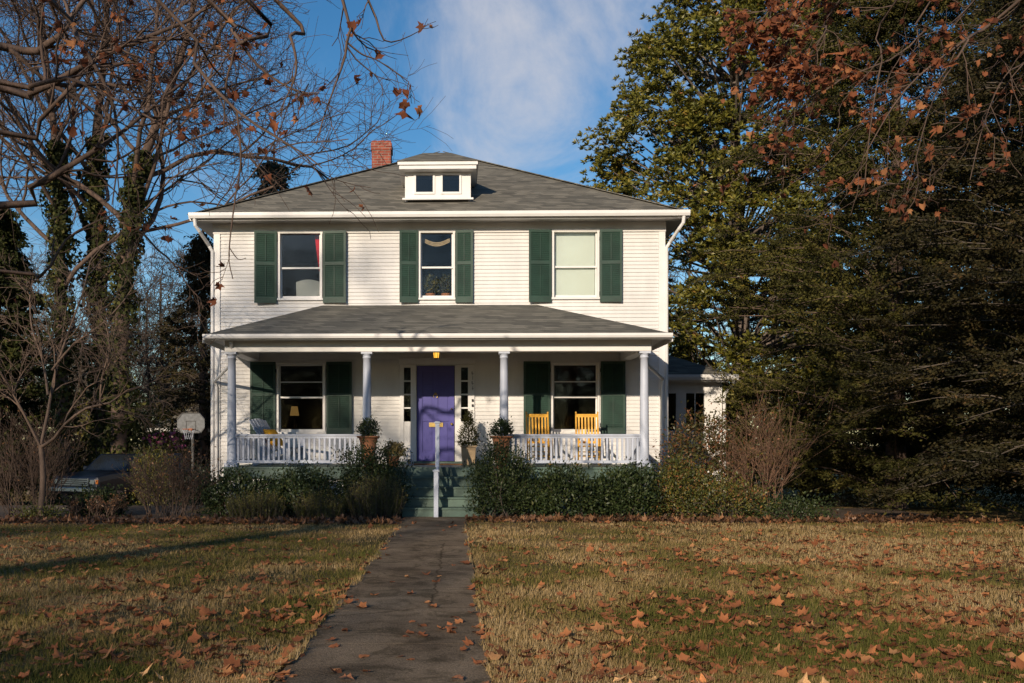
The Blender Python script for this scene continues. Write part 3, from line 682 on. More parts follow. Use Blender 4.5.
# side wing set back on the right
wing_y = 27.0
wx1 = P(722, 0, wing_y)[0]; wzg = P(700, 378, wing_y)[1]; mb = MB()
wins = [R(655, 389, 683, 432, wing_y), R(684.5, 391.5, 706, 432, wing_y)]
wins[0][0] = HX1 + .15
wins[0][1] = P(678, 0, wing_y)[0]
xs = [HX1, wins[0][0], wins[0][1], wins[1][0], wins[1][1], wx1]; z0w, z1w = wins[1][2], wins[1][3]
mb.box(HX1 + .03, wx1, wing_y, wing_y + .12, 0, z0w); mb.box(HX1 + .03, wx1, wing_y, wing_y + .12, z1w, wzg - .02)
for i in (0, 2, 4): mb.box(xs[i] + (.03 if i == 0 else 0), xs[i + 1], wing_y, wing_y + .12, z0w, z1w)
mb.box(wx1 - .12, wx1, wing_y + .121, wing_y + 4, 0, wzg - .02); mb.box(HX1 + .04, wx1 - .13, wing_y + 3.8, wing_y + 3.9, 0, wzg - .02)
wing = obj('side_wing', mb, M['white'], house, bevel=.004)
for a, b, c, d in wins:
    d = z1w; c = z0w
    f = MB(); f.box(a, a + .05, wing_y + .02, wing_y + .07, c, d); f.box(b - .05, b, wing_y + .02, wing_y + .07, c, d); f.box(a + .05, b - .05, wing_y + .02, wing_y + .07, c, c + .05); f.box(a + .05, b - .05, wing_y + .02, wing_y + .07, d - .05, d)
    f.box((a + b) / 2 - .015, (a + b) / 2 + .015, wing_y + .025, wing_y + .065, c + .05, d - .05)
    obj('window_frame', f, M['white'], wing); obj('pane', MB().box(a + .05, b - .05, wing_y + .045, wing_y + .049, c + .05, d - .05), M['glass'], wing)
wr = wzg + .05; yF = wing_y - .35
mb = MB(); xr = wx1 + .3
mb.add([(HX1 + .02, yF, wr), (xr, yF, wr), (xr - 1.6, yF + 2.3, wr + .85), (HX1 + .02, yF + 2.3, wr + .85), (xr, yF + 4.6, wr), (HX1 + .02, yF + 4.6, wr), (HX1 + .02, yF, wr - .03), (xr, yF, wr - .03), (xr, yF + 4.6, wr - .03), (HX1 + .02, yF + 4.6, wr - .03)],
       [(0, 1, 2, 3), (1, 4, 2), (3, 2, 4, 5), (6, 7, 8, 9), (0, 1, 7, 6), (1, 4, 8, 7)])
obj('wing_roof', mb, M['roof'], wing); gutter('wing_gutter', HX1 + .05, xr + .02, yF - .004, wr - .04, wing, s=1.3)
mb = MB().tube([(xr - .08, yF - .06, wr - .12), (xr - .1, yF - .04, wr - .25), (wx1 + .06, wing_y - .06, wr - .5), (wx1 + .05, wing_y - .05, wr - .65), (wx1 + .05, wing_y - .05, 0)], .045, 8); obj('downspout', mb, M['white'], wing)
# ------------------------------------------------------------------ things on the porch and in the windows
def rocker(loc, rz, label):
    t = thing('rocking_chair', loc, label, 'rocking chair', 'yellow rocking chairs on the porch'); t.rotation_euler = (0, 0, rz)
    m = M['yellow_wood']; w = .235                        # local: front is -Y
    s = MB(); s.box(-w - .0, w, -.24, .20, .40, .425)
    obj('seat', s, m, t, local=True, bevel=.006)
    for sx in (-1, 1):
        b = MB(); b.tube([(sx * w, .17, .07), (sx * w, .20, .42), (sx * w, .27, .80), (sx * w, .33, 1.12)], [.02, .021, .02, .016], 8); b.lathe([(.012, 1.12), (.022, 1.135), (.018, 1.16), (.004, 1.17)], sx * w, .332, 8)
        obj('back_post', b, m, t, local=True)
        b = MB(); b.tube([(sx * w, -.22, .06), (sx * w, -.22, .64)], .02, 8); obj('leg', b, m, t, local=True)
        b = MB(); b.box(sx * w - .04, sx * w + .04, -.28, .23, .64, .665); obj('armrest', b, m, t, local=True, bevel=.006)
        b = MB(); b.tube([(sx * w, y, .022 + .16 * ((y + .02) / .52) ** 2) for y in np.linspace(-.42, .52, 13)], .02, 6); obj('rocker_runner', b, m, t, local=True)
    b = MB()
    for z, y, h in ((1.08, .325, .07), (.50, .222, .05)): b.box(-w + .01, w - .01, y - .012, y + .012, z - h / 2, z + h / 2)
    for i in range(6): x = -w + .06 + i * (2 * w - .12) / 5; b.beam((x, .222, .50), (x, .325, 1.08), .036, .010, (0, 1, 0))
    obj('backrest', b, m, t, local=True)
    b = MB()
    for y, z in ((-.22, .20), (-.22, .30), (.18, .22)): b.tube([(-w, y, z), (w, y, z)], .011, 6)
    for sx in (-1, 1): b.tube([(sx * w, -.22, .25), (sx * w, .18, .27)], .011, 6)
    obj('stretcher', b, m, t, local=True)
    return t
for cpx, rz, lab in ((539.3, .06, 'yellow slatted wooden rocking chair in front of the green shutter, nearer the purple door'), (588.3, -.04, 'yellow slatted wooden rocking chair in front of the dark window, nearer the corner column')):
    rocker((P(cpx, 0, 20.3)[0], 20.3, FLOOR), rz, lab)

ax, _ = P(280, 0, 20.3)
ch = thing('adirondack_chair', (ax, 20.3, FLOOR), 'white wooden armchair with reclined back behind the left porch railing', 'chair'); ch.rotation_euler = (0, 0, radians(68))
m = M['column']
b = MB()
for i in range(6): x = -.25 + i * .1; b.beam((x, .12, .32), (x * 1.1, .58, .98 + .04 * (1 - abs(i - 2.5) / 2.5)), .085, .02, (0, 1, 0))
for z, y in ((.45, .235), (.8, .475)): b.beam((-.3, y, z), (.3, y, z), .02, .06)
obj('backrest', b, m, ch, local=True)
b = MB()
for i in range(7): y = -.42 + i * .085; b.box(-.28, .28, y, y + .07, .38 - .012 * i, .40 - .012 * i)
obj('seat', b, m, ch, local=True)
for sx in (-1, 1):
    b = MB(); b.box(sx * .36 - .065, sx * .36 + .065, -.46, .36, .60, .622); obj('armrest', b, m, ch, local=True, bevel=.006)
    b = MB(); b.box(sx * .31 - .02, sx * .31 + .02, -.42, -.33, 0, .60); b.beam((sx * .29, -.40, .36), (sx * .29, .50, .03), .03, .10); b.box(sx * .34 - .015, sx * .34 + .015, .22, .27, .12, .60); obj('leg', b, m, ch, local=True)
V = []; F = []                                            # cushion: a plump square pillow leaning on the back
bm = bmesh.new(); bmesh.ops.create_grid(bm, x_segments=10, y_segments=10, size=.22)
g = [(v.co.x, v.co.y) for v in bm.verts]; fs = [[v.index for v in f.verts] for f in bm.faces]; bm.free()
hgt = lambda x, y: .085 * max(0, 1 - (abs(x) / .22) ** 3) ** .5 * max(0, 1 - (abs(y) / .22) ** 3) ** .5
a_ = radians(54)
cu = MB()
for sg in (1, -1):
    cu.add([(x, y, sg * hgt(x, y)) for x, y in g], fs)
cu.xf(lambda x, y, z: (x, .16 + y * cos(a_) - z * sin(a_), .60 + y * sin(a_) + z * cos(a_)))
rz = radians(68); cu.xf(lambda x, y, z: (ax + x * cos(rz) - y * sin(rz), 20.3 + x * sin(rz) + y * cos(rz), FLOOR + z))
tag(obj('cushion', cu, M['cushion'], org=(ax, 20.3, FLOOR + .4), smooth=True), 'square yellow cushion leaning on the back of the white armchair', 'cushion')

dmx = P(435, 0, 20.9)[0]
tag(obj('doormat', MB().box(dmx - .62, dmx + .62, 20.75, 21.25, FLOOR + .001, FLOOR + .022), M['doormat'], org=(dmx, 21, FLOOR), bevel=.006), 'brown coir doormat in front of the purple door', 'doormat')

rngG = np.random.default_rng(7)
def leaf_quads(C, Ax, Nn, L, W, fold=0.15):
    """kite shaped leaves: C centres, Ax long axes, Nn normals"""
    Ax = Ax / np.maximum(np.linalg.norm(Ax, axis=1, keepdims=True), 1e-9)
    B = np.cross(Nn, Ax); B /= np.maximum(np.linalg.norm(B, axis=1, keepdims=True), 1e-9); N2 = np.cross(Ax, B)
    L = np.asarray(L).reshape(-1, 1); W = np.asarray(W).reshape(-1, 1)
    V = np.stack([C - Ax * L * .5, C + B * W * .5 + N2 * W * fold, C + Ax * L * .5, C - B * W * .5 + N2 * W * fold], 1).reshape(-1, 3)
    F = np.arange(len(C) * 4).reshape(-1, 4); return V, F
def rand_dirs(rng, n):
    d = rng.normal(size=(n, 3)); return d / np.linalg.norm(d, axis=1, keepdims=True)

def shrub_geo(rng, c, rx, ry, h, nclump, per, ls, spread=.11, up=.5, hole=.25, zmin=.03, top=1.0):
    """leaf clumps spread through an uneven mound standing on c"""
    d = rand_dirs(rng, nclump * 3); d = d[d[:, 2] > -.70][:nclump]; n = len(d)
    ph = rng.uniform(0, 6.28, 6); az = np.arctan2(d[:, 1], d[:, 0])
    lump = 1 + .16 * np.sin(3 * az + ph[0]) * (1 - d[:, 2] ** 2) + .12 * np.sin(5 * az + ph[1] + 3 * d[:, 2]) + .12 * np.sin(7 * d[:, 2] + 2 * az + ph[2])
    r = lump * rng.uniform(.35, 1.0, n) ** .45 + rng.normal(0, .05, n)
    Cc = np.stack([d[:, 0] * rx * r, d[:, 1] * ry * r, zmin + h * (.42 + .58 * d[:, 2] * r * top)], 1)
    Cc[:, 2] = np.maximum(Cc[:, 2], zmin)
    C = np.repeat(Cc, per, 0) + rng.normal(0, spread, (n * per, 3)); C[:, 2] = np.maximum(C[:, 2], .02)
    out = np.repeat(d, per, 0); Ax = out * .6 + rand_dirs(rng, len(C)) * .9 + V3(0, 0, up); Nn = rand_dirs(rng, len(C)) + V3(0, -.2, .7) + out * .5
    L = ls * rng.uniform(.7, 1.35, len(C)); rnd = np.clip(np.repeat(rng.uniform(0, 1, n), per) * .5 + rng.uniform(0, 1, len(C)) * .5, 0, 1)
    V, F = leaf_quads(C + V3(*c), Ax, Nn, L, L * .46); return V, F, rnd, Cc + V3(*c)
def stems_to(rng, base, tips, r0=.012, spread=.12):
    polys = []
    for t in tips:
        b = V3(*base) + V3(rng.normal(0, spread), rng.normal(0, spread), -.03); k = 5; s = np.linspace(0, 1, k)[:, None]
        pts = b + (t - b) * s + np.sin(s * pi) * rng.normal(0, .06, (1, 3)); pts[:, 2] += .08 * np.sin(s[:, 0] * pi)
        polys.append((pts, np.linspace(r0, r0 * .4, k)))
    return tubes(polys)

LM = {}
LM['boxwood'] = leafmat('dark_glossy_leaf', [(0, (.014, .024, .009)), (.5, (.030, .046, .014)), (.85, (.055, .070, .02)), (1, (.10, .10, .03))], .15, .5, .3)
LM['rosemary'] = leafmat('olive_needle', [(0, (.045, .055, .012)), (.6, (.125, .125, .026)), (1, (.26, .21, .05))], .25)
LM['mixed'] = leafmat('mixed_autumn_leaf', [(0, (.03, .042, .012)), (.45, (.075, .085, .02)), (.7, (.18, .15, .03)), (.88, (.22, .07, .035)), (1, (.36, .25, .04))], .3)
LM['nandina'] = leafmat('reddish_leaf', [(0, (.025, .040, .015)), (.5, (.085, .075, .022)), (.75, (.19, .085, .04)), (1, (.30, .12, .06))], .3)
LM['yellowgreen'] = leafmat('yellow_green_leaf', [(0, (.04, .05, .015)), (.5, (.10, .10, .022)), (1, (.26, .20, .03))], .35)
LM['brownbrush'] = leafmat('dry_brown_leaf', [(0, (.07, .038, .022)), (.6, (.17, .085, .045)), (1, (.30, .15, .07))], .25)
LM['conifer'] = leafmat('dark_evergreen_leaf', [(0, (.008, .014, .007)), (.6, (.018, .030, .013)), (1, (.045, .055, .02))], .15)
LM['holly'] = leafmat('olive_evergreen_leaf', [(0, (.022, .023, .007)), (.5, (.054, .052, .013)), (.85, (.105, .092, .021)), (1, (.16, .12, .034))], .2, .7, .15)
LM['holly_shaded'] = leafmat('shaded_evergreen_leaf', [(0, (.014, .013, .006)), (.5, (.033, .029, .011)), (.85, (.066, .050, .018)), (1, (.12, .066, .028))], .2, .7, .15)  # darker copy of holly: shade at the right edge put into the leaf colour
LM['magnolia'] = leafmat('magnolia_leaf', [(0, (.045, .052, .010)), (.4, (.115, .115, .018)), (.72, (.20, .175, .028)), (.88, (.27, .22, .035)), (.95, (.30, .15, .045)), (1, (.32, .12, .04))], .2, .45, .4)
LM['hanging'] = leafmat('russet_leaf', [(0, (.10, .038, .022)), (.5, (.21, .072, .036)), (.85, (.35, .125, .055)), (1, (.45, .21, .09))], .45, .7, .15)
LM['ivy'] = leafmat('ivy_leaf', [(0, (.016, .020, .007)), (.6, (.038, .045, .012)), (1, (.09, .085, .022))], .2, .75, .15)
LM['sycamore'] = leafmat('dry_sycamore_leaf', [(0, (.20, .075, .034)), (.4, (.42, .15, .062)), (.75, (.56, .22, .085)), (1, (.62, .36, .16))], .35, .7, .2)
LM['pink'] = leafmat('pink_petal', [(0, (.22, .04, .10)), (1, (.40, .10, .20))], .3)
LM['grass'] = leafmat('grass_blade', [(0, (.085, .092, .020)), (.3, (.165, .140, .038)), (.5, (.30, .205, .082)), (.8, (.44, .305, .148)), (1, (.54, .40, .22))], .3, .8, .1)

# terracotta urns either side of the steps, each with a clipped shrub
for cpx, lab, seed in ((368.3, 'flared terracotta urn planter on the left of the porch steps', 3), (501.5, 'flared terracotta urn planter on the right of the porch steps', 4)):
    x = P(cpx, 0, 18.95)[0]; y = 18.95; zb = FLOOR - .029; zt = P(0, 436, y)[1]; h = zt - zb
    u = thing('urn_planter', (x, y, zb), lab, 'planter', 'terracotta urns by the porch steps')
    obj('urn_foot', MB().lathe([(.15, zb), (.15, zb + .04), (.10, zb + .06), (.085, zb + .10)], x, y, 20), M['terracotta'], u, smooth=True)
    obj('urn', MB().lathe([(.08, zb + .101), (.13, zb + .13), (.145, zb + h * .5), (.165, zb + h * .78), (.19, zb + h - .05), (.235, zb + h - .028), (.235, zb + h), (.20, zb + h), (.17, zb + h - .04), (.0, zb + h - .05)], x, y, 24), M['terracotta'], u)
    rng = np.random.default_rng(seed); V, F, rnd, Cc = shrub_geo(rng, (x, y, zt - .05), .20, .20, .36, 130, 9, .05, .035)
    p = thing('potted_shrub', (x, y, zt - .05), 'small round dark green shrub growing in the %s terracotta urn' % ('left' if cpx < 400 else 'right'), 'plant', 'shrubs in the terracotta urns')
    np_obj('foliage', V, F, LM['boxwood'], p, rnd=rnd); SV, SF = stems_to(rng, (x, y, zt - .05), Cc[:14], .006, .02); np_obj('stem', SV, SF, M['bark'], p)
# conical evergreen in a square tan planter
x, y = P(468.5, 0, 20.75)[0], 20.75; zb = FLOOR + .001; zt = P(0, 447, y)[1]
u = MB(); r = .16
u.add([(x - r * .85, y - r * .85, zb), (x + r * .85, y - r * .85, zb), (x + r * .85, y + r * .85, zb), (x - r * .85, y + r * .85, zb), (x - r, y - r, zt), (x + r, y - r, zt), (x + r, y + r, zt), (x - r, y + r, zt)], [(0, 1, 2, 3), (4, 5, 6, 7), (0, 1, 5, 4), (1, 2, 6, 5), (2, 3, 7, 6), (3, 0, 4, 7)])
pot = thing('square_planter', (x, y, zb), 'square tan planter to the right of the purple door', 'planter'); obj('pot', u, M['tan_pot'], pot, bevel=.008)
u = MB(); q = r + .02
u.box(x - q, x + q, y - q, y - q + .04, zt + .001, zt + .035); u.box(x - q, x + q, y + q - .04, y + q, zt + .001, zt + .035); u.box(x - q, x - q + .04, y - q + .041, y + q - .041, zt + .001, zt + .035); u.box(x + q - .04, x + q, y - q + .041, y + q - .041, zt + .001, zt + .035)
obj('rim', u, M['tan_pot'], pot)
rng = np.random.default_rng(11); n = 330; t = rng.uniform(0, 1, n) ** 1.25; H = P(0, 413, y)[1] - zt
az = rng.uniform(0, 6.28, n); rad = (.26 * (1 - t) + .035) * rng.uniform(.5, 1.05, n) * np.minimum(1, .55 + t * 4)
Cc = np.stack([x + rad * np.cos(az), y + rad * np.sin(az), zt + .04 + t * H * .97], 1); C = np.repeat(Cc, 8, 0) + rng.normal(0, .03, (n * 8, 3))
out = np.repeat(np.stack([np.cos(az), np.sin(az), .6 + 0 * az], 1), 8, 0)
V, F = leaf_quads(C, out + rand_dirs(rng, len(C)), rand_dirs(rng, len(C)) + V3(0, -.3, .6), rng.uniform(.03, .055, len(C)), rng.uniform(.014, .024, len(C)))
p = thing('conical_shrub', (x, y, zt), 'cone-shaped dark evergreen growing in the square tan planter', 'plant')
np_obj('foliage', V, F, LM['brownbrush'], p, rnd=rng.uniform(0, .5, len(F))); p.children[0].data.materials[0] = LM['holly']
obj('trunk', MB().tube([(x, y, zt), (x, y, zt + H * .9)], [.018, .006], 6), M['bark'], p)
# dry fern in a pot left of the door, and a wire lantern
x, y = P(393, 0, 19.6)[0], 19.6; p = thing('potted_fern', (x, y, FLOOR + .001), 'dry tan fern in a small pot at the left of the porch steps', 'plant')
obj('pot', MB().lathe([(.10, FLOOR + .001), (.14, FLOOR + .2), (.15, FLOOR + .22), (.12, FLOOR + .22), (.0, FLOOR + .2)], x, y, 14), M['terracotta'], p)
rng = np.random.default_rng(12); V, F, rnd, Cc = shrub_geo(rng, (x, y, FLOOR + .17), .22, .22, .30, 160, 9, .05, .03); np_obj('frond', V, F, leafmat('dry_fern', [(0, (.12, .09, .03)), (1, (.30, .24, .10))], .3), p, rnd=rnd)
x, y = P(409.3, 0, 20.6)[0], 20.6; zb = FLOOR + .001; t = thing('wire_lantern', (x, y, zb), 'small pale wire lantern standing beside the purple door', 'lantern')
u = MB().lathe([(.09, zb), (.09, zb + .02), (.02, zb + .021)], x, y, 10)
for z, r in ((zb + .10, .10), (zb + .20, .10), (zb + .29, .05)): u.tube([(x + r * cos(a), y + r * sin(a), z) for a in np.linspace(0, 2 * pi, 13)], .008, 5)
for k in range(6): a = k * pi / 3; u.tube([(x + .09 * cos(a), y + .09 * sin(a), zb + .02), (x + .10 * cos(a), y + .10 * sin(a), zb + .2), (x + .05 * cos(a), y + .05 * sin(a), zb + .29), (x, y, zb + .36)], .007, 5)
u.tube([(x + .035 * cos(a), y, zb + .40 + .035 * sin(a)) for a in np.linspace(0, 2 * pi, 11)], .006, 5); obj('wire_frame', u, M['column'], t)
obj('candle', MB().lathe([(.035, zb + .021), (.035, zb + .13), (.004, zb + .135)], x, y, 10), M['cream'], t)

# things seen through the windows
ul, um, ll = o_ul, o_um, o_ll = openings['up_l'], openings['up_m'], openings['low_l']
yi = YW + .20
mb = MB(); k = 14; xr = ul[1] - .08
cols_ = []
for i in range(k):
    xx = xr - .13 * i / (k - 1); cols_.append((xx, yi + .015 * (i % 2)))
zt, zb2 = ul[3] - .08, ul[2] + .70
V = [(a, b, zt) for a, b in cols_] + [(xr - (xr - a) * .25, b, zb2) for a, b in cols_]
V += [(a, b + .01, c) for a, b, c in V]; n2 = 2 * k
mb.add(V, [(i, i + 1, k + i + 1, k + i) for i in range(k - 1)] + [(n2 + i, n2 + i + 1, n2 + k + i + 1, n2 + k + i) for i in range(k - 1)])
tag(obj('curtain', mb, M['curtain_red'], org=(xr, yi, zb2)), 'bright red curtain gathered at the right side of the upper left window', 'curtain')
px0, pz0 = P(296, 300, yi); px1, pz1 = P(320, 279, yi)
poly = [(px0, pz0 - .1), (px1 + .04, pz0 - .1), (px1 + .03, pz1 - .07)] + [(px0 + (px1 - px0) * (1 - i / 8), pz1 - .06 + .06 * sin(pi * i / 8)) for i in range(9)] + [(px0 - .01, pz1 - .07)]
t = thing('upholstered_chair', ((px0 + px1) / 2, yi + .2, 3.9), 'grey upholstered chair with an arched back behind the upper left window', 'chair')
obj('chair_back', MB().prism(poly, lambda a, b: (a, yi + .05, b), lambda a, b: (a, yi + .11, b)), M['grey_fabric'], t, bevel=.008)
xm_ = (px0 + px1) / 2
obj('chair_seat', MB().box(px0, px1, yi + .111, yi + .6, 4.25, 4.38), M['grey_fabric'], t, bevel=.02)
for a in (px0 + .04, px1 - .04):
    for yy in (yi + .09, yi + .55): obj('leg', MB().box(a - .02, a + .02, yy - .02, yy + .02, 3.91, 4.25), M['bark'], t)
mb = MB(); ym = YW + .20; vx0, vz1 = P(423.5, 238, ym); vx1, _ = P(450, 238, ym)      # swagged valance
for j in range(3):
    for i in range(12):
        f = lambda s: (vx0 + (vx1 - vx0) * s, vz1 - .10 * sin(pi * s) - .035 * j)
        a, b = f(i / 12), f((i + 1) / 12); mb.add([(a[0], ym - .006 * j, a[1]), (b[0], ym - .006 * j, b[1]), (b[0], ym - .006 * j, b[1] - .028), (a[0], ym - .006 * j, a[1] - .028)], [(0, 1, 2, 3)])
tag(obj('valance', mb, M['cream'], org=(vx0, ym, vz1)), 'cream swagged valance hanging inside the upper middle window', 'curtain')
sh = MB().box(um[0] + .06, um[1] - .06, YW + .135, YW + .40, um[2] + .015, um[2] + .045); tag(obj('window_shelf', sh, M['white'], org=(0, YW + .3, um[2])), 'white plant shelf inside the upper middle window', 'shelf')
for cpx, seed, hh, lab, lm in ((430.5, 21, .42, 'bushy yellow-green plant in a terracotta pot inside the upper middle window', 'yellowgreen'), (446, 22, .46, 'dark spiky plant in a terracotta pot inside the upper middle window', 'holly')):
    x = P(cpx, 0, YW + .26)[0]; y = YW + .26; zb = um[2] + .046; p = thing('window_plant', (x, y, zb), lab, 'plant')
    obj('pot', MB().lathe([(.08, zb), (.105, zb + .11), (.115, zb + .11), (.115, zb + .135), (.09, zb + .135), (0, zb + .12)], x, y, 14), M['terracotta'], p)
    rng = np.random.default_rng(seed); V, F, rnd, Cc = shrub_geo(rng, (x, y, zb + .12), .20 if seed == 21 else .12, .10, hh, 60, 8, .06, .03); np_obj('foliage', V, F, LM[lm], p, rnd=np.clip(rnd * 1.1, 0, 1))
    SV, SF = stems_to(rng, (x, y, zb + .10), Cc[:10], .005, .02); np_obj('stem', SV, SF, M['bark'], p)
x, zl = P(294.5, 411, 22.6); y = 22.6; t = thing('table_lamp', (x, y, FLOOR), 'table lamp with a warm lit shade inside the lower left window', 'lamp')
obj('lamp_shade', MB().lathe([(.11, zl - .11), (.075, zl + .11)], x, y, 20), M['lampshade'], t, smooth=True)
obj('lamp_base', MB().lathe([(.09, zl - .52), (.09, zl - .50), (.03, zl - .47), (.06, zl - .38), (.07, zl - .32), (.02, zl - .22), (.012, zl - .05)], x, y, 14), M['black'], t)
tb = thing('side_table', (x, y, FLOOR), 'dark side table under the lamp inside the lower left window', 'table')
obj('tabletop', MB().box(x - .5, x + .9, y - .3, y + .3, zl - .56, zl - .521), M['bark_dark'], tb)
for a in (-.45, .85):
    for b in (-.25, .25): obj('leg', MB().box(x + a - .025, x + a + .025, y + b - .025, y + b + .025, FLOOR + .001, zl - .561), M['bark_dark'], tb)

# ------------------------------------------------------------------ driveway: car, hoop, garage
cxx, cyy = P(74, 0, 26.6)[0], 26.6; cz = gz(26.6) + .005
car = thing('parked_car', (cxx, cyy, cz), 'dark blue boxy parked car with chrome grille, facing the street on the driveway', 'car'); car.rotation_euler = (0, 0, radians(-22))
L_, W_, = 4.4, 1.78                                       # local: nose is -Y, length along +Y
def loft(secs):
    mb = MB(); V = []; k = len(secs[0]); F = []
    for s in secs: V += s
    for i in range(len(secs) - 1):
        for j in range(k): F.append((i * k + j, i * k + (j + 1) % k, (i + 1) * k + (j + 1) % k, (i + 1) * k + j))
    F.append(tuple(range(k - 1, -1, -1))); F.append(tuple((len(secs) - 1) * k + j for j in range(k))); return mb.add(V, F)
def csec(y, hw, z0, z1, tuck=.06): return [(-hw + .05, y, z0), (hw - .05, y, z0), (hw, y, z0 + .15), (hw, y, z1 - .15), (hw - tuck, y, z1 - .02), (hw - tuck * 2.2, y, z1), (-hw + tuck * 2.2, y, z1), (-hw + tuck, y, z1 - .02), (-hw, y, z1 - .15), (-hw, y, z0 + .15)]
hw = W_ / 2
body = obj('body', loft([csec(0, hw - .08, .42, .80), csec(.06, hw - .01, .34, .86), csec(.6, hw, .30, .93), csec(1.3, hw, .28, .97), csec(3.9, hw, .28, .98), csec(4.3, hw - .02, .32, .96), csec(4.4, hw - .08, .42, .90)]), M['car_paint'], car, local=True, bevel=.012)
def psec(y, hb, ht, z0, z1): return [(-hb, y, z0), (hb, y, z0), (ht, y, z1), (-ht, y, z1)]
cab = MB(); b0, b1 = .965, 1.46
cab.add([(-hw + .06, 1.18, b0), (hw - .06, 1.18, b0), (hw - .06, 4.2, b0), (-hw + .06, 4.2, b0), (-hw + .2, 1.78, b1), (hw - .2, 1.78, b1), (hw - .2, 3.9, b1), (-hw + .2, 3.9, b1)], [(0, 1, 2, 3), (4, 5, 6, 7), (0, 1, 5, 4), (1, 2, 6, 5), (2, 3, 7, 6), (3, 0, 4, 7)])
obj('cabin', cab, M['car_paint'], car, local=True, bevel=.03)
def pane(name, q, off): 
    q = [V3(*p) for p in q]; c = sum(q) / 4; n_ = np.cross(q[1] - q[0], q[3] - q[0]); n_ /= np.linalg.norm(n_); q = [c + (p - c) * .86 for p in q]
    mb = MB().add([p + n_ * off for p in q] + [p - n_ * .01 for p in q], [(0, 1, 2, 3), (4, 5, 6, 7), (0, 1, 5, 4), (1, 2, 6, 5), (2, 3, 7, 6), (3, 0, 4, 7)]); obj(name, mb, M['car_glass'], car, local=True)
pane('windshield', [(-hw + .06, 1.18, b0), (hw - .06, 1.18, b0), (hw - .2, 1.78, b1), (-hw + .2, 1.78, b1)], .006)
for s in (-1, 1):
    for ya, yb2, yc, yd2 in ((1.25, 2.55, 2.55, 1.82), (2.6, 3.45, 3.4, 2.6)):
        q = [(s * (hw - .06), ya, b0), (s * (hw - .06), yb2, b0), (s * (hw - .2), yc, b1), (s * (hw - .2), yd2, b1)]
        pane('side_window', q if s > 0 else q[::-1], .006)
mb = MB()
for i in range(4): mb.box(-.50, .50, -.012, .02, .60 + i * .055, .622 + i * .055)
mb.box(-.53, -.505, -.012, .02, .585, .81); mb.box(.505, .53, -.012, .02, .585, .81); obj('grille', mb, M['chrome'], car, local=True)
for s in (-1, 1):
    obj('headlight', MB().box(s * .56, s * .76, -.01, .06, .62, .78), M['chrome'], car, local=True, bevel=.02)
    obj('turn_signal', MB().box(s * .775, s * .86, .0, .10, .64, .76), mat('amber_lens', (.30, .09, .015), .3), car, local=True, bevel=.01)
    obj('mirror', MB().box(s * (hw + .01), s * (hw + .17), 1.45, 1.53, .98, 1.10), M['car_paint'], car, local=True, bevel=.02)
    for y in (.82, 3.55):
        wl_ = MB().lathe([(.20, -.09), (.31, -.09), (.33, -.06), (.33, .06), (.31, .09), (.20, .09)], 0, 0, 20); wl_.xf(lambda x, yy, z: (s * (hw - .10) + z, y + yy, .33 + x)); w_ = obj('wheel', wl_, M['rubber'], car, local=True, smooth=False)
        rm = MB().lathe([(.0, -.092), (.10, -.095), (.19, -.088), (.19, .088), (.10, .095), (.0, .092)], 0, 0, 16); rm.xf(lambda x, yy, z: (s * (hw - .10) + z, y + yy, .33 + x)); obj('rim', rm, M['chrome'], w_, local=True)
obj('bumper', MB().box(-hw + .02, hw - .02, -.10, -.015, .42, .54).box(-hw + .02, -hw + .10, -.012, .5, .43, .53).box(hw - .10, hw - .02, -.012, .5, .43, .53), M['chrome'], car, local=True, bevel=.015)

bx, bz = P(191, 423, 30.0); by = 30.0
hp = thing('basketball_hoop', (bx, by, gz(by)), 'pale eight-sided basketball backboard on a pole by the driveway', 'basketball hoop')
w_, h_ = .44, .31
oc = [(-w_ * .72, -h_), (w_ * .72, -h_), (w_, -h_ * .45), (w_, h_ * .35), (w_ * .62, h_), (-w_ * .62, h_), (-w_, h_ * .35), (-w_, -h_ * .45)]
bb = obj('backboard', MB().prism(oc, lambda a, b: (bx + a, by - .015, bz + b), lambda a, b: (bx + a, by + .015, bz + b)), mat('shade_dimmed_backboard', (.10, .105, .11), .6, .4, 9), hp)  # pale board, its colour darkened to stand in for shade by the driveway
mb = MB()
for i in range(8):
    a, b = oc[i], oc[(i + 1) % 8]; mb.beam((bx + a[0], by - .018, bz + a[1]), (bx + b[0], by - .018, bz + b[1]), .03, .03)
for a, b in (((-.15, -.2), (-.15, .06)), ((-.15, .06), (.15, .06)), ((.15, .06), (.15, -.2)), ((.15, -.2), (-.15, -.2))): mb.beam((bx + a[0], by - .018, bz + a[1]), (bx + b[0], by - .018, bz + b[1]), .02, .02, (0, 1, 0))
obj('board_marking', mb, M['black'], bb)
mb = MB().tube([(bx + .2 * cos(a), by - .26 + .2 * sin(a), bz - .2) for a in np.linspace(0, 2 * pi, 21)], .011, 6); mb.box(bx - .05, bx + .05, by - .07, by - .016, bz - .24, bz - .17); obj('rim', mb, mat('orange_rim', (.3, .08, .02), .5), hp)
mb = MB()
for k in range(12):
    a = k * pi / 6; mb.tube([(bx + .2 * cos(a), by - .26 + .2 * sin(a), bz - .2), (bx + .13 * cos(a + .3), by - .26 + .13 * sin(a + .3), bz - .38), (bx + .11 * cos(a), by - .26 + .11 * sin(a), bz - .52)], .004, 4)
obj('net', mb, M['column'], hp)
mb = MB().tube([(bx + .02, by + .12, gz(by) - .1), (bx + .02, by + .12, bz + .1)], .045, 10)
mb.beam((bx + .02, by + .12, bz + .05), (bx, by + .016, bz + .15), .04, .04); mb.beam((bx + .02, by + .12, bz - .3), (bx, by + .016, bz - .15), .04, .04); obj('pole', mb, M['dark_pole'], hp)

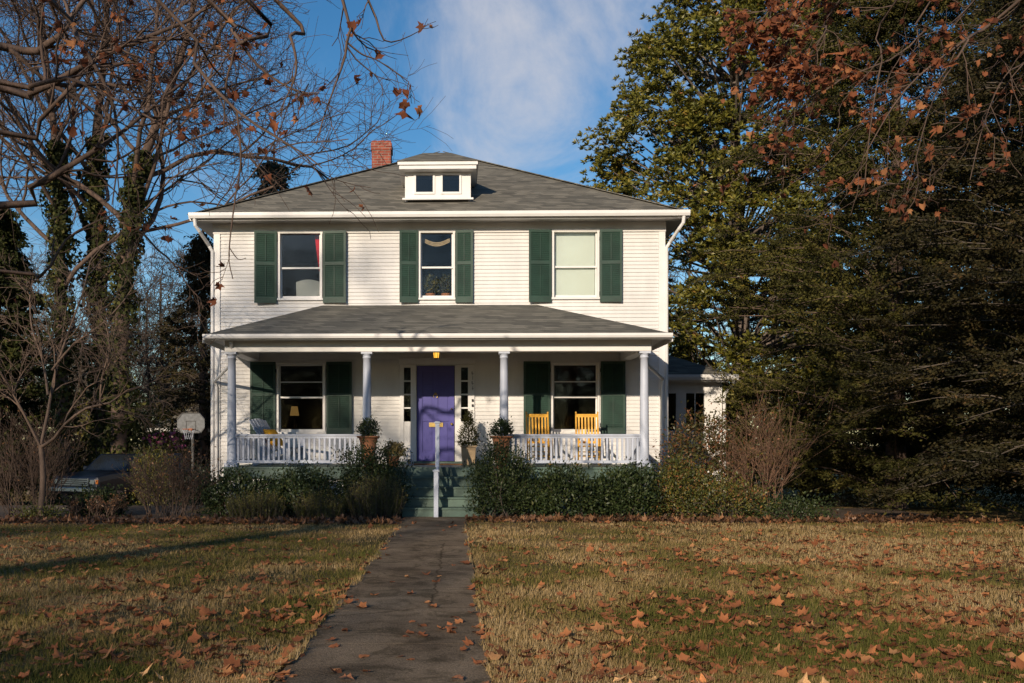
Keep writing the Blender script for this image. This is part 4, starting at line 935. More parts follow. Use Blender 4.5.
gx0, gzt = P(160, 441, 38.0); gx1, _ = P(240, 0, 38.0); gy = 38.0; g0 = gz(gy)
gar = thing('garage', ((gx0 + gx1) / 2, gy, g0), 'low neighbouring garage with a grey hip roof behind the basketball hoop', 'garage')
zE = P(0, 466, gy)[1]; zR_ = P(0, 412, gy + 2.5)[1]; zE = max(zE, 1.9); 
mb = MB(); zw = zE
mb.box(gx0, gx0 + .15, gy, gy + 5, g0 - .1, zw); mb.box(gx1 - .15, gx1, gy, gy + 5, g0 - .1, zw); mb.box(gx0 + .151, gx1 - .151, gy + 4.85, gy + 5, g0 - .1, zw); mb.box(gx0 + .151, gx0 + 1.0, gy, gy + .15, g0 - .1, zw); mb.box(gx0 + 1.001, gx1 - .151, gy, gy + .15, zw - .3, zw)
obj('wall', mb, mat('garage_wall', (.22, .2, .18), .8, .2, 3), gar)
mb = MB().add([(gx0 - .4, gy - .4, zw), (gx1 + .4, gy - .4, zw), (gx1 + .4, gy + 5.4, zw), (gx0 - .4, gy + 5.4, zw), (gx0 + 1.6, gy + 2.5, zw + 1.5), (gx1 - .6, gy + 2.5, zw + 1.5)], [(0, 1, 5, 4), (1, 2, 5), (2, 3, 4, 5), (3, 0, 4), (0, 1, 2, 3)])
obj('roof', mb, M['roof'], gar)
obj('fascia', MB().box(gx0 - .42, gx1 + .42, gy - .44, gy - .405, zw - .1, zw + .05), M['trim_grey'], gar)
mb = MB()
for i in range(5): z = g0 + i * (zw - .3 - g0) / 5; mb.box(gx0 + 1.0, gx1 - .151, gy + .05, gy + .09, z + .01, z + (zw - .3 - g0) / 5 - .01)
obj('garage_door', mb, mat('garage_door', (.05, .05, .05), .6), gar)
# ------------------------------------------------------------------ trees
def smooth_path(pts, n=14):
    pts = np.asarray(pts, float); k = len(pts)
    if k < 3: return np.linspace(pts[0], pts[-1], n)
    out = []; seg = max(2, n // (k - 1))
    for i in range(k - 1):
        p0, p1, p2, p3 = pts[max(i - 1, 0)], pts[i], pts[i + 1], pts[min(i + 2, k - 1)]
        for j in range(seg):
            t = j / seg; out.append(.5 * ((2 * p1) + (-p0 + p2) * t + (2 * p0 - 5 * p1 + 4 * p2 - p3) * t * t + (-p0 + 3 * p1 - 3 * p2 + p3) * t ** 3))
    out.append(pts[-1]); return np.array(out)
def grow(rng, p, d, L, r, lvl, maxl, out, nch, trop=.03, wander=.16, ang=(.5, 1.05), ratio=(.42, .72), seg=.35, rmin=.004):
    n = int(min(9, max(4, L / seg))); pts = [p]; d = d / np.linalg.norm(d)
    for i in range(n):
        d = d + rng.normal(0, wander, 3) + V3(0, 0, trop); d /= np.linalg.norm(d); p = p + d * (L / n); pts.append(p)
    pts = np.array(pts); rad = np.linspace(r, max(rmin * .7, r * .45), n + 1); out.append((pts, rad, lvl))
    if lvl < maxl: kids(rng, pts, rad, L, lvl, maxl, out, nch, trop, wander, ang, ratio, seg, rmin)
def kids(rng, pts, rad, L, lvl, maxl, out, nch, trop=.03, wander=.16, ang=(.5, 1.05), ratio=(.42, .72), seg=.35, rmin=.004, t0=.2):
    for j in range(nch[min(lvl, len(nch) - 1)]):
        t = rng.uniform(t0, 1) * (len(pts) - 1.001); i = int(t); q = pts[i] + (pts[i + 1] - pts[i]) * (t - i); dd = pts[i + 1] - pts[i]; dd = dd / np.linalg.norm(dd)
        s = rng.normal(size=3); s -= dd * s.dot(dd); s /= np.linalg.norm(s); a = rng.uniform(*ang)
        grow(rng, q, dd * cos(a) + s * sin(a), L * rng.uniform(*ratio) * (1.15 - .45 * t / len(pts)), max(rmin, rad[i] * rng.uniform(.45, .7)), lvl + 1, maxl, out, nch, trop, wander, ang, ratio, seg, rmin)
def split(out, cut):
    big = [(p, r) for p, r, l in out if l <= cut]; small = [(p, r) for p, r, l in out if l > cut]; return big, small

def bare_tree(name, base, H, r, seed, label, group=None, lean=(0, 0), spread=.8, m='bark_dark', limbs=9, nch=(0, 6, 6, 5), t0=.3, ivy=None, trunk_pts=None, rmin=.006, maxl=4, cat='tree'):
    rng = np.random.default_rng(seed); base = V3(*base); out = []
    if trunk_pts is None:
        trunk_pts = [base + V3(lean[0] * t ** 1.5 + rng.normal(0, .12) * (t > 0), lean[1] * t + rng.normal(0, .12) * (t > 0), H * t) for t in np.linspace(0, 1, 6)]
    tp = smooth_path(trunk_pts, 18); tr = np.linspace(r, r * .22, len(tp)); tr[0] *= 1.35; tp[0, 2] -= .15
    out.append((tp, tr, 0))
    for j in range(limbs):
        t = t0 + (1 - t0) * (j + rng.uniform(0, .8)) / limbs; i = int(t * (len(tp) - 1.001)); az = j * 2.4 + rng.uniform(-.5, .5); el = rng.uniform(.35, .8) + .4 * t
        d = V3(cos(az) * cos(el), sin(az) * cos(el), sin(el)); grow(rng, tp[i], d, H * spread * .55 * (1.25 - .7 * t) * rng.uniform(.8, 1.2), tr[i] * .48, 1, maxl, out, nch, rmin=rmin)
    big, small = split(out, 1)
    t = thing(name, tuple(base), label, cat, group)
    V, F = tubes(big); np_obj('trunk', V, F, M[m], t, smooth=True)
    V, F = tubes(small); np_obj('crown', V, F, M[m], t)
    if ivy:
        z0, z1, rr, n = ivy; C = []; O = []
        ph = rng.uniform(0, 6, 4)
        for path, w in [(tp, 1.0)] + [(p, .6) for p, rd, l in out if l == 1 and p[0][2] < z1][:0]:
            k = len(path); tt = rng.uniform(0, .85, int(n * w)) * (k - 1.001); ii = tt.astype(int); q = path[ii] + (path[ii + 1] - path[ii]) * (tt - ii)[:, None]
            az = rng.uniform(0, 6.28, len(q)); lump = 1 + .35 * np.sin(2.1 * q[:, 2] + ph[0] + az) + .3 * np.sin(4.3 * q[:, 2] + ph[1] - 2 * az)
            R_ = rr * w * lump * (1 - .45 * np.clip((q[:, 2] - z0) / (z1 - z0), 0, 1)) * rng.uniform(.35, 1.05, len(q)); o_ = np.stack([np.cos(az), np.sin(az), 0 * az], 1)
            keep = (q[:, 2] < z1) & (q[:, 2] > z0); C.append((q + o_ * R_[:, None])[keep]); O.append(o_[keep])
        C = np.concatenate(C); O = np.concatenate(O); V, F = leaf_quads(C, rand_dirs(rng, len(C)) + V3(0, 0, -.5), O + rand_dirs(rng, len(C)) * .6, rng.uniform(.10, .19, len(C)), rng.uniform(.09, .15, len(C)))
        np_obj('ivy', V, F, LM['ivy'], t, rnd=rng.uniform(0, 1, len(F)))
    return t

# ivy-clad trees left of the house
Y = 31.0
def pxp(lst, Y): return [V3(*P3(a, b, Y)) for a, b in lst]
def ground_at(px, Y): return (P(px, 0, Y)[0], Y, gz(Y))
bare_tree('ivy_tree', ground_at(60, 30), 19, .22, 31, 'tall bare tree with an ivy-covered straight trunk, leftmost of the three behind the car', 'ivy-covered trees left of the house', trunk_pts=[V3(*ground_at(66, 30))] + pxp([(62, 380), (60, 250), (56, 150), (44, 40), (34, -80)], 30), t0=.35, limbs=12, ivy=(-.8, 11.0, .58, 9000), maxl=4, nch=(0, 7, 7, 6), rmin=.008)
bare_tree('ivy_tree', ground_at(98, 31), 21, .27, 32, 'tall bare tree with a thick ivy-covered trunk rising straight behind the car', 'ivy-covered trees left of the house', trunk_pts=[V3(*ground_at(104, 31))] + pxp([(102, 380), (97, 250), (95, 150), (104, 60), (112, -90)], 31), t0=.38, limbs=13, ivy=(-.8, 11.5, .62, 11000), maxl=4, nch=(0, 7, 7, 6), rmin=.008)
bare_tree('ivy_tree', ground_at(120, 29.5), 19, .27, 33, 'tall bare tree with an ivy-covered trunk leaning right towards the house', 'ivy-covered trees left of the house', trunk_pts=[V3(*ground_at(118, 29.5))] + pxp([(120, 380), (126, 260), (138, 180), (158, 120), (186, 40), (205, -60)], 29.5), t0=.36, limbs=13, ivy=(-.8, 10.5, .60, 11000), maxl=4, nch=(0, 7, 7, 6), rmin=.008)

# small pale-barked tree at the lawn's left edge
Y = 17.2; out = []; rng = np.random.default_rng(41)
def add_path(out, lst, Y, r0, r1, lvl, yvar=0.0, n=14):
    pts = pxp(lst, Y); pts = [p + V3(0, yvar * i / max(1, len(pts) - 1), 0) for i, p in enumerate(pts)]; sp = smooth_path(pts, n); out.append((sp, np.linspace(r0, r1, len(sp)), lvl)); return out[-1]
stems = [add_path(out, [(40, 520), (43, 480), (41, 445)], Y, .065, .05, 0),
    add_path(out, [(41, 445), (46, 410), (50, 375), (60, 335), (74, 290), (80, 255)], Y, .034, .012, 1, .5),
    add_path(out, [(41, 447), (58, 438), (72, 424), (96, 409), (122, 404), (142, 392), (165, 388)], Y, .036, .009, 1, -.9),
    add_path(out, [(42, 450), (30, 420), (18, 392), (8, 372), (-14, 340)], Y, .030, .010, 1, -.5),
    add_path(out, [(48, 395), (38, 360), (22, 325), (15, 290)], Y, .026, .010, 1, .6),
    add_path(out, [(52, 370), (75, 345), (105, 325), (130, 300), (142, 282)], Y, .026, .009, 1, -.3),
    add_path(out, [(100, 408), (103, 380), (112, 350), (110, 325)], Y - .5, .022, .008, 1, -.2)]
for p, r, l in stems[1:]:
    Lh = np.linalg.norm(np.diff(p, axis=0), axis=1).sum(); kids(rng, p, r, Lh * .75, 1, 4, out, (0, 12, 5, 3), trop=.0, ang=(.35, .95), seg=.22, rmin=.0045)
big, small = split(out, 1); t = thing('small_tree', ground_at(41, Y), 'small bare tree with pale smooth forking stems at the left edge of the lawn', 'tree')
V, F = tubes(big); np_obj('trunk', V, F, M['bark_pale'], t, smooth=True); V, F = tubes(small); np_obj('crown', V, F, M['bark_pale'], t)

# near sycamores whose boughs hang into the picture
tmpl = []
for a, r in [(-90, .10), (-62, .36), (-38, .33), (-12, .50), (12, .37), (42, .52), (66, .40), (90, .58), (114, .40), (138, .52), (168, .37), (192, .50), (218, .33), (242, .36)]: tmpl.append((r * cos(radians(a)), r * sin(radians(a)) + .05))
TM = np.array([(0, 0)] + tmpl); TF = np.array([(0, 1 + i, 1 + (i + 1) % len(tmpl)) for i in range(len(tmpl))])
def lobed(rng, C, Ax, Nn, S, curl=.35):
    n = len(C); Ax = Ax / np.linalg.norm(Ax, axis=1, keepdims=True); B = np.cross(Nn, Ax); B /= np.maximum(np.linalg.norm(B, axis=1, keepdims=True), 1e-9); N2 = np.cross(Ax, B)
    S = np.asarray(S).reshape(-1, 1, 1); cu = rng.uniform(-curl, curl * 1.6, (n, 1)); cv = rng.uniform(-curl, curl * 1.6, (n, 1)); jit = 1 + rng.normal(0, .12, (n, len(TM)))
    x = TM[None, :, 0] * jit; y = TM[None, :, 1] * jit; z = cu * x * x * 2.2 + cv * y * y * 1.8 + rng.normal(0, .03, (n, len(TM)))
    V = C[:, None, :] + S * (B[:, None, :] * x[..., None] + Ax[:, None, :] * y[..., None] + N2[:, None, :] * z[..., None])
    F = (np.arange(n)[:, None, None] * len(TM) + TF[None]).reshape(-1, 3); return V.reshape(-1, 3), F
def leaf_points(rng, polys, n, pick):
    c = []
    while len(c) < n:
        p, r, l = polys[rng.integers(len(polys))]; q = p[rng.integers(len(p) // 2, len(p))]
        if pick(q, rng): c.append(q)
    return np.array(c)
def px_of(q):
    c, s = cos(YAW), sin(YAW); L = q[0] * c + q[1] * s; D = -q[0] * s + q[1] * c
    return (CX + FPX * L / D, CY - FPX * (q[2] - EYE) / D) if D > .3 else (-9e9, 9e9)
def sycamore(name, base, seed, trunk, limbs, paths, nleaf, pick, label, lsize, nch=(0, 5, 4, 3), upn=(0, 5, 5, 4)):
    rng = np.random.default_rng(seed); out = []; tp = smooth_path([V3(*p) for p in trunk], 14); tr = np.linspace(.34, .20, len(tp)); tr[0] *= 1.3; out.append((tp, tr, 0))
    for st, en, r0, r1 in limbs:
        a, b = V3(*st), V3(*en); mid = (a + b) / 2 + V3(0, 0, .12 * np.linalg.norm(b - a)); lp = smooth_path([a, mid, b], 12); lr = np.linspace(r0, r1, len(lp)); out.append((lp, lr, 0))
        kids(rng, lp, lr, np.linalg.norm(b - a) * .55, 1, 4, out, upn, trop=.03, rmin=.007)
    for pre, lst, Y0, dY, r0, r1, nk, kl in paths:
        pts = [V3(*q) for q in pre] + [V3(*P3(a, b, Y0 + dY * i / max(1, len(lst) - 1))) for i, (a, b) in enumerate(lst)]
        sp = smooth_path(pts, 20); k0 = max(1, len(sp) - 6 * (len(lst) - 1) // 1); sr = np.linspace(r0, r1, len(sp)); out.append((sp, sr, 1))
        if nk:
            kids(rng, sp, sr, kl, 2, 4, out, (0, 0, nk, 3, 2), trop=-.02, wander=.2, ang=(.4, 1.0), ratio=(.5, 1.0), seg=.12, rmin=.0032, t0=.35 if pre else .05)
    big, small = split(out, 1); t = thing(name, base, label, 'tree')
    V, F = tubes(big); np_obj('trunk', V, F, M['bark_dark'], t, smooth=True); V, F = tubes(small); np_obj('crown', V, F, M['bark_dark'], t)
    tips = [o_ for o_ in out if o_[2] >= 2]; C = leaf_points(rng, tips, nleaf, pick); n = len(C)
    S = lsize * rng.uniform(.6, 1.3, n); Ax = rand_dirs(rng, n) * .7 + V3(0, 0, -1.0); Nn = rand_dirs(rng, n) + V3(0, -.4, .2); C = C + Ax / np.linalg.norm(Ax, axis=1, keepdims=True) * (S * .5)[:, None]
    V, F = lobed(rng, C, Ax, Nn, S, 1.1); np_obj('foliage', V, F, LM['hanging'], t, rnd=np.repeat(rng.uniform(0, 1, n), len(TF)))
    return out
T0 = (-8.3, 0.2)
def pick_left(q, rng):
    x, y = px_of(q)
    if not (-80 < x < 430 and -120 < y < 320): return rng.uniform() < .03
    return rng.uniform() < (.8 if y < 130 else .25) * (1 if x < 260 else .5)
A_ = (-8.0, .6, 5.6); B_ = (-8.1, .3, 7.0)
Lp = [
    ([A_, (-5.2, 4.4, 5.9)], [(150, -8), (194, 63), (237, 111), (276, 137), (307, 156), (322, 168)], 7.5, -.1, .024, .004, 9, .9),
    ([], [(237, 111), (241, 160), (235, 200), (229, 254), (233, 279)], 7.46, .2, .011, .004, 2, .35),
    ([], [(229, 247), (238, 259), (246, 258)], 7.6, 0, .005, .003, 0, 0),
    ([B_, (-4.0, 4.0, 7.6), (-1.6, 6.8, 6.4)], [(341, -6), (347, 42), (341, 69), (326, 110), (316, 145)], 7.4, 0, .022, .004, 7, .6),
    ([], [(347, 42), (362, 54), (379, 61), (409, 82)], 7.41, 0, .010, .004, 3, .35),
    ([B_, (-4.0, 4.3, 7.8), (-1.3, 7.0, 6.3)], [(366, -6), (376, 18), (384, 40), (400, 40), (419, 31)], 7.5, 0, .018, .004, 2, .35),
    ([A_, (-7.0, 6.0, 5.2)], [(-12, 44), (50, 42), (76, 10), (94, -12)], 10.5, 0, .07, .022, 6, 1.3),
    ([A_, (-7.4, 5.6, 5.0)], [(-12, 84), (30, 93), (75, 70), (118, 47), (190, 20), (226, -14)], 10.0, -.4, .06, .012, 11, 1.3),
    ([A_, (-7.4, 5.0, 3.6)], [(-12, 206), (30, 187), (75, 163), (125, 130), (165, 96), (214, 60)], 9.0, .3, .055, .006, 11, 1.2),
    ([A_, (-6.4, 5.0, 4.2)], [(-12, 80), (30, 86), (66, 78), (100, 92), (150, 118), (200, 150)], 8.2, 0, .035, .005, 10, 1.0),
    ([B_, (-5.0, 5.0, 6.4)], [(40, -10), (78, 40), (110, 95), (118, 150), (112, 205)], 8.6, .2, .04, .005, 8, .9),
    ([B_, (-5.0, 4.6, 6.6)], [(240, -8), (236, 45), (226, 84), (224, 132)], 7.9, 0, .03, .004, 5, .6),
    ([B_, (-4.6, 4.6, 6.8)], [(200, -8), (232, 30), (258, 66), (290, 88), (318, 95)], 8.0, 0, .03, .004, 6, .7),
    ([B_, (-4.4, 4.6, 6.8)], [(268, -8), (290, 36), (296, 72), (280, 110)], 7.8, 0, .03, .004, 5, .6),
    ([A_, (-7.0, 5.0, 4.8)], [(-12, 130), (40, 120), (95, 60), (150, 40), (210, 44), (250, 70)], 9.4, .2, .04, .005, 11, 1.2),
    ([A_, (-7.2, 5.0, 2.6)], [(-12, 270), (40, 276), (66, 240), (100, 220), (130, 210)], 9.6, .4, .03, .005, 8, 1.0)]
sycamore('sycamore_tree', (T0[0], T0[1], gz(0.2)), 51, [(-8.3, .2, .2), (-8.35, .2, 2.5), (-8.2, .3, 5), (-8.1, .3, 7.4)],
         [((-8.2, .3, 5), (-12, 1, 8.0), .09, .03), ((-8.1, .3, 6.5), (-9.5, -4, 8.5), .08, .02), ((-8.1, .3, 7.0), (-10.5, 3.5, 7.8), .06, .02)],
         Lp, 280, pick_left, 'bare sycamore whose dark boughs with few orange leaves hang into the top left', .085)
def pick_right(q, rng):
    x, y = px_of(q)
    if not (700 < x < 1100 and -150 < y < 300): return rng.uniform() < .25
    if y > 215: return rng.uniform() < .1
    return rng.uniform() < (1.0 if (x < 860 and y < 75) else .32 if y < 110 else .16)
C_ = (5.6, -1.4, 6.2)
Rp = [
    ([C_, (6.4, 5.0, 6.9)], [(1034, -12), (965, 40), (905, 90), (862, 160)], 9.0, 0, .026, .004, 10, 1.0),
    ([C_, (5.4, 5.5, 7.2)], [(905, -12), (882, 60), (870, 130), (864, 192)], 9.0, .2, .018, .004, 10, .9),
    ([C_, (6.4, 5.0, 7.0)], [(985, -12), (968, 40), (935, 95), (918, 150), (905, 200)], 8.6, .2, .018, .004, 10, .9),
    ([C_, (4.6, 5.5, 7.4)], [(815, -14), (800, 14), (786, 45), (775, 82)], 9.4, 0, .02, .004, 12, .8),
    ([C_, (4.8, 5.5, 7.4)], [(850, -14), (826, 30), (806, 66), (797, 110)], 9.2, .1, .02, .004, 12, .8),
    ([C_, (4.2, 5.5, 7.5)], [(790, -14), (772, 8), (752, 30)], 9.6, 0, .02, .004, 9, .7),
    ([C_, (7.0, 4.5, 6.2)], [(1060, 40), (1010, 70), (985, 120), (970, 180)], 8.8, 0, .018, .004, 9, .9),
    ([C_, (5.8, 5.0, 7.0)], [(940, -14), (925, 30), (890, 60), (840, 80), (790, 120), (765, 165)], 9.8, .2, .018, .004, 12, .9)]
sycamore('sycamore_tree', (5.7, -2.2, gz(-2.2)), 52, [(5.7, -2.2, .2), (5.7, -2.2, 2.5), (5.6, -1.8, 5), (5.6, -1.4, 7)],
         [((5.6, -1.6, 5.5), (9.5, 1.5, 9.5), .10, .03), ((5.6, -1.5, 6), (7.5, -3, 10.5), .08, .03), ((5.6, -1.4, 6.9), (6.4, -.5, 11), .09, .03), ((5.6, -1.4, 6.8), (7.2, 3.2, 11), .09, .03), ((5.6, -1.5, 6.2), (8.5, -5, 11), .09, .03)],
         Rp, 3000, pick_right, 'sycamore whose boughs full of orange leaves hang into the top right', .072)

# magnolia behind the house on the right
def magnolia():
    rng = np.random.default_rng(61); bx, by = 10.4, 35.0; t = thing('magnolia_tree', (bx, by, gz(by)), 'tall glossy-leaved magnolia rising behind the right side of the house', 'tree')
    H = 21.0; z0 = gz(by); tp = smooth_path([V3(bx, by, z0 - .1), V3(bx + .1, by, 6), V3(bx - .1, by + .1, 13), V3(bx, by, H)], 16); polys = [(tp, np.linspace(.42, .06, len(tp)))]
    env = lambda s: np.interp(s, [0, .12, .3, .5, .7, .85, 1], [.62, .9, 1.0, .96, .82, .6, .2])
    tufts = []
    for j in range(580):
        s = rng.uniform(.04, 1) ** 1.1; az = rng.uniform(0, 6.28)
        if sin(az) > .55 and rng.uniform() < .7: continue
        Rr = 5.0 * env(s) * rng.uniform(.78, 1.07) * (1 + .10 * sin(3 * az + 9 * s))
        if rng.uniform() < .25: Rr *= rng.uniform(.35, .8)
        z = z0 + 1.2 + s * (H - 1.5); tip = V3(bx + Rr * cos(az), by + Rr * sin(az), z); i = int(np.clip((z - 1.5 - z0) / H, .02, .97) * (len(tp) - 1)); a = tp[i]
        lp = smooth_path([a, a + (tip - a) * .55 + V3(0, 0, -.25), tip], 8); polys.append((lp, np.linspace(.06, .012, len(lp)))); tufts.append((tip, az, .75 + .35 * rng.uniform()))
    Cc = []
    for tip, az, rr in tufts:
        n = 26; d = rand_dirs(rng, n); q = tip + d * V3(rr, rr, rr * .62) * (rng.uniform(0, 1, (n, 1)) ** .4); Cc.append(q)
    Cc = np.concatenate(Cc); per = 19; C = np.repeat(Cc, per, 0); d = rand_dirs(rng, len(C)); d[:, 2] = np.abs(d[:, 2]) * .8 - .15; out_ = C - V3(bx, by, 0); out_[:, 2] = 0; out_ /= np.linalg.norm(out_, axis=1, keepdims=True)
    Ax = d + out_ * .35; L = rng.uniform(.14, .23, len(C)); C = C + Ax / np.linalg.norm(Ax, axis=1, keepdims=True) * (L * .6)[:, None]
    V, F = leaf_quads(C, Ax, V3(-.15, -.6, .55) + rand_dirs(rng, len(C)) * .8, L, L * .33, .25)
    V2, F2 = tubes(polys[:1]); np_obj('trunk', V2, F2, M['bark_mag'], t, smooth=True); V2, F2 = tubes(polys[1:]); np_obj('branch', V2, F2, M['bark_mag'], t)
    np_obj('crown', V, F, LM['magnolia'], t, rnd=np.clip(np.repeat(rng.uniform(0, 1, len(Cc)), per) * .35 + rng.uniform(0, 1, len(C)) * .65, 0, 1))
magnolia()

def dark_tree(name, bx, by, H, R, seed, label, nl, group=None, per=150, ls=(.05, .085), skirt=.03, trunk_r=.26, lm='holly', lean=0, zlow=.7, bark='bark_dark'):
    """broad evergreen with drooping level boughs of small leaves"""
    rng = np.random.default_rng(seed); z0 = gz(by); t = thing(name, (bx, by, z0), label, 'tree', group)
    tp = smooth_path([V3(bx, by, z0 - .1), V3(bx + lean * .3, by, H * .35), V3(bx + lean, by, H)], 14); polys = [(tp, np.linspace(trunk_r, .04, len(tp)))]; tw = []; C = []; Ax = []; G = []
    for j in range(nl):
        s = skirt + (1 - skirt) * ((j + rng.uniform()) / nl) ** 1.0; az = rng.uniform(0, 6.28); Rr = R * np.interp(s, [0, .15, .4, .7, 1], [.85, 1, .95, .66, .15]) * rng.uniform(.7, 1.08)
        z = z0 + zlow + s * (H - zlow); i = int(np.clip((z + .3 - z0) / H, .02, .98) * (len(tp) - 1)); a = tp[i]; tip = V3(a[0] + Rr * cos(az), a[1] + Rr * sin(az), max(z0 + .12, z - .18 * Rr + rng.normal(0, .25)))
        lp = smooth_path([a, a + (tip - a) * .5 + V3(0, 0, .16 * Rr), tip], 10); polys.append((lp, np.linspace(.022, .005, len(lp))))
        for k in range(13):
            f = rng.uniform(.12, 1); q = lp[int(f * (len(lp) - 1))]; dd = tip - a; dd /= np.linalg.norm(dd); sd = V3(-dd[1], dd[0], 0) * rng.choice((-1, 1)); d2 = dd * rng.uniform(.3, 1) + sd * rng.uniform(.2, 1) + V3(0, 0, rng.uniform(-.35, .15)); d2 /= np.linalg.norm(d2); L2 = rng.uniform(.4, 1.2)
            qs = np.array([q, q + d2 * L2 * .5 + V3(0, 0, .03), q + d2 * L2 + V3(0, 0, -.06)]); tw.append((qs, np.array([.009, .007, .004])))
            u = rng.uniform(.1, 1.05, per); C.append(q + d2 * (u * L2)[:, None] + rng.normal(0, .07, (per, 3)) * V3(1, 1, .6)); Ax.append(d2 + rand_dirs(rng, per) * .9); G.append(np.full(per, rng.uniform()))
    C = np.concatenate(C); Ax = np.concatenate(Ax); G = np.concatenate(G); L = rng.uniform(*ls, len(C)); V, F = leaf_quads(C, Ax, V3(0, -.4, .7) + rand_dirs(rng, len(C)) * .9, L, L * .5)
    V2, F2 = tubes(polys[:1]); np_obj('trunk', V2, F2, M[bark], t, smooth=True); V2, F2 = tubes(polys[1:] + tw); np_obj('branch', V2, F2, M['bark_pale' if lm == 'holly' else 'bark' if lm == 'holly_shaded' else bark], t)
    np_obj('crown', V, F, LM[lm], t, rnd=np.clip(G * .5 + rng.uniform(0, 1, len(C)) * .5, 0, 1)); return t
dark_tree('evergreen_tree', 9.9, 21.5, 13.0, 4.7, 71, 'broad dark evergreen with drooping boughs over the reddish shrubs at the right', 210, 'dark evergreens on the right')
dark_tree('evergreen_tree', 11.0, 15.6, 11.5, 4.4, 72, 'dark evergreen nearest the street, its low boughs reaching the lawn at the right edge', 210, 'dark evergreens on the right', lm='holly_shaded')
dark_tree('evergreen_tree', 15.0, 24.5, 14.0, 5.0, 73, 'dark evergreen deep in the shade behind the others at the right edge', 150, 'dark evergreens on the right', per=60, ls=(.10, .16), lm='holly_shaded')
dark_tree('cedar_tree', P(274, 0, 43)[0], 43, P(0, 166, 43)[1] - gz(43), 2.3, 74, 'dark cedar whose top shows above the left slope of the roof', 90, per=30, ls=(.12, .22), lm='conifer', bark='bark_dark')
dark_tree('cedar_tree', P(203, 0, 37)[0], 37, P(0, 240, 37)[1] - gz(37), 2.3, 75, 'dim evergreen close behind the left corner of the house', 90, per=22, ls=(.10, .17), lm='holly_shaded', bark='bark_dark')
dark_tree('cedar_tree', P(-2, 0, 33)[0], 33, P(0, 215, 33)[1] - gz(33), 2.0, 76, 'dark ivy-green evergreen at the far left edge behind the small bare tree', 120, per=50, ls=(.11, .20), lm='ivy', bark='bark_dark')

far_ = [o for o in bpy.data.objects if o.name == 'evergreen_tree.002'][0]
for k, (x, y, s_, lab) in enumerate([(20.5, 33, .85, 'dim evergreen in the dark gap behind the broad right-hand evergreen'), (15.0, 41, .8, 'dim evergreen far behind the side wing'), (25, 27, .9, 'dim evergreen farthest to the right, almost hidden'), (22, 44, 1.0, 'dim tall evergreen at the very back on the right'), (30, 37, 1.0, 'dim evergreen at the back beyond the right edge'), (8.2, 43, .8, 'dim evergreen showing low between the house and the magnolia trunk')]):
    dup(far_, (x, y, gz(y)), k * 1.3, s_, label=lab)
dark_tree('evergreen_tree', -21.0, 8.5, 12, 4.6, 77, 'unseen dark evergreen left of the view, added to shade the driveway', 130, per=60, ls=(.12, .2), lm='conifer', bark='bark_dark')  # unseen tree, added to keep the driveway side in shade
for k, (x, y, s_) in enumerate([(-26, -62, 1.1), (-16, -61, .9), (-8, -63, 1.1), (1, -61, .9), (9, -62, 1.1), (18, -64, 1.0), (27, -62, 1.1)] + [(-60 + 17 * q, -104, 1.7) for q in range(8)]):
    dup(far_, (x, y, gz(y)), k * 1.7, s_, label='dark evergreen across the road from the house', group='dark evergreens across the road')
ced_ = [o for o in bpy.data.objects if o.name == 'cedar_tree.001'][0]
for k, (x, y, s_) in enumerate([(-20, 50, .75), (-16.5, 53, .6), (-13.5, 49, .5), (-24, 47, .8)]):
    dup(ced_, (x, y, gz(y)), k * 1.7, s_, label='dim evergreen far behind the parked car', group='dim evergreens far behind the car')
# bare wood behind the gardens, tree by tree
proto = bare_tree('bare_tree', (-9.0, 62, gz(62)), 14, .20, 81, 'bare brown tree in the wood far behind the garage', 'bare trees far behind the house', m='bark', spread=.75, limbs=12, t0=.18, nch=(0, 6, 5, 4), rmin=.016)
rng = np.random.default_rng(82)
for k in range(26):
    x = -36 + k * 2.75 + rng.uniform(-1, 1); y = rng.uniform(52, 78)
    if k % 9 == 4: continue
    dup(proto, (x, y, gz(y)), rng.uniform(0, 6.28), rng.uniform(.6, 1.0))
for k in range(14):
    x = -34 + k * 2.3 + rng.uniform(-1, 1); y = rng.uniform(46, 52)
    dup(proto, (x, y, gz(y) - .2), rng.uniform(0, 6.28), rng.uniform(.32, .5))
for k, (a, y, s_) in enumerate([(146, 41, .62), (162, 44, .74), (178, 40, .55), (192, 45, .70), (205, 42, .6), (120, 44, .6), (30, 42, .7)]):
    dup(proto, (P(a, 0, y)[0], y, gz(y) - .1), k * 1.1, s_, label='bare brown tree between the ivy-covered trees and the house', group='bare trees between the ivy-covered trees and the house')
# street trees behind the camera: their shade lies on the lawn and their shapes in the panes
for k, (x, y, s, rz) in enumerate([(-19, -27, .95, 1.9), (4, -38, .8, 5.2), (13, -34, .8, .9), (-27, -37, 1.6, 2.7)] + [(-66 + 9.5 * q, -112 - 7 * (q % 3), 2.1 + .12 * (q % 2), 1.3 * q) for q in range(15)]):
    dup(proto, (x, y, gz(y)), rz, s, label='bare street tree across the road from the house', group='bare street trees across the road')

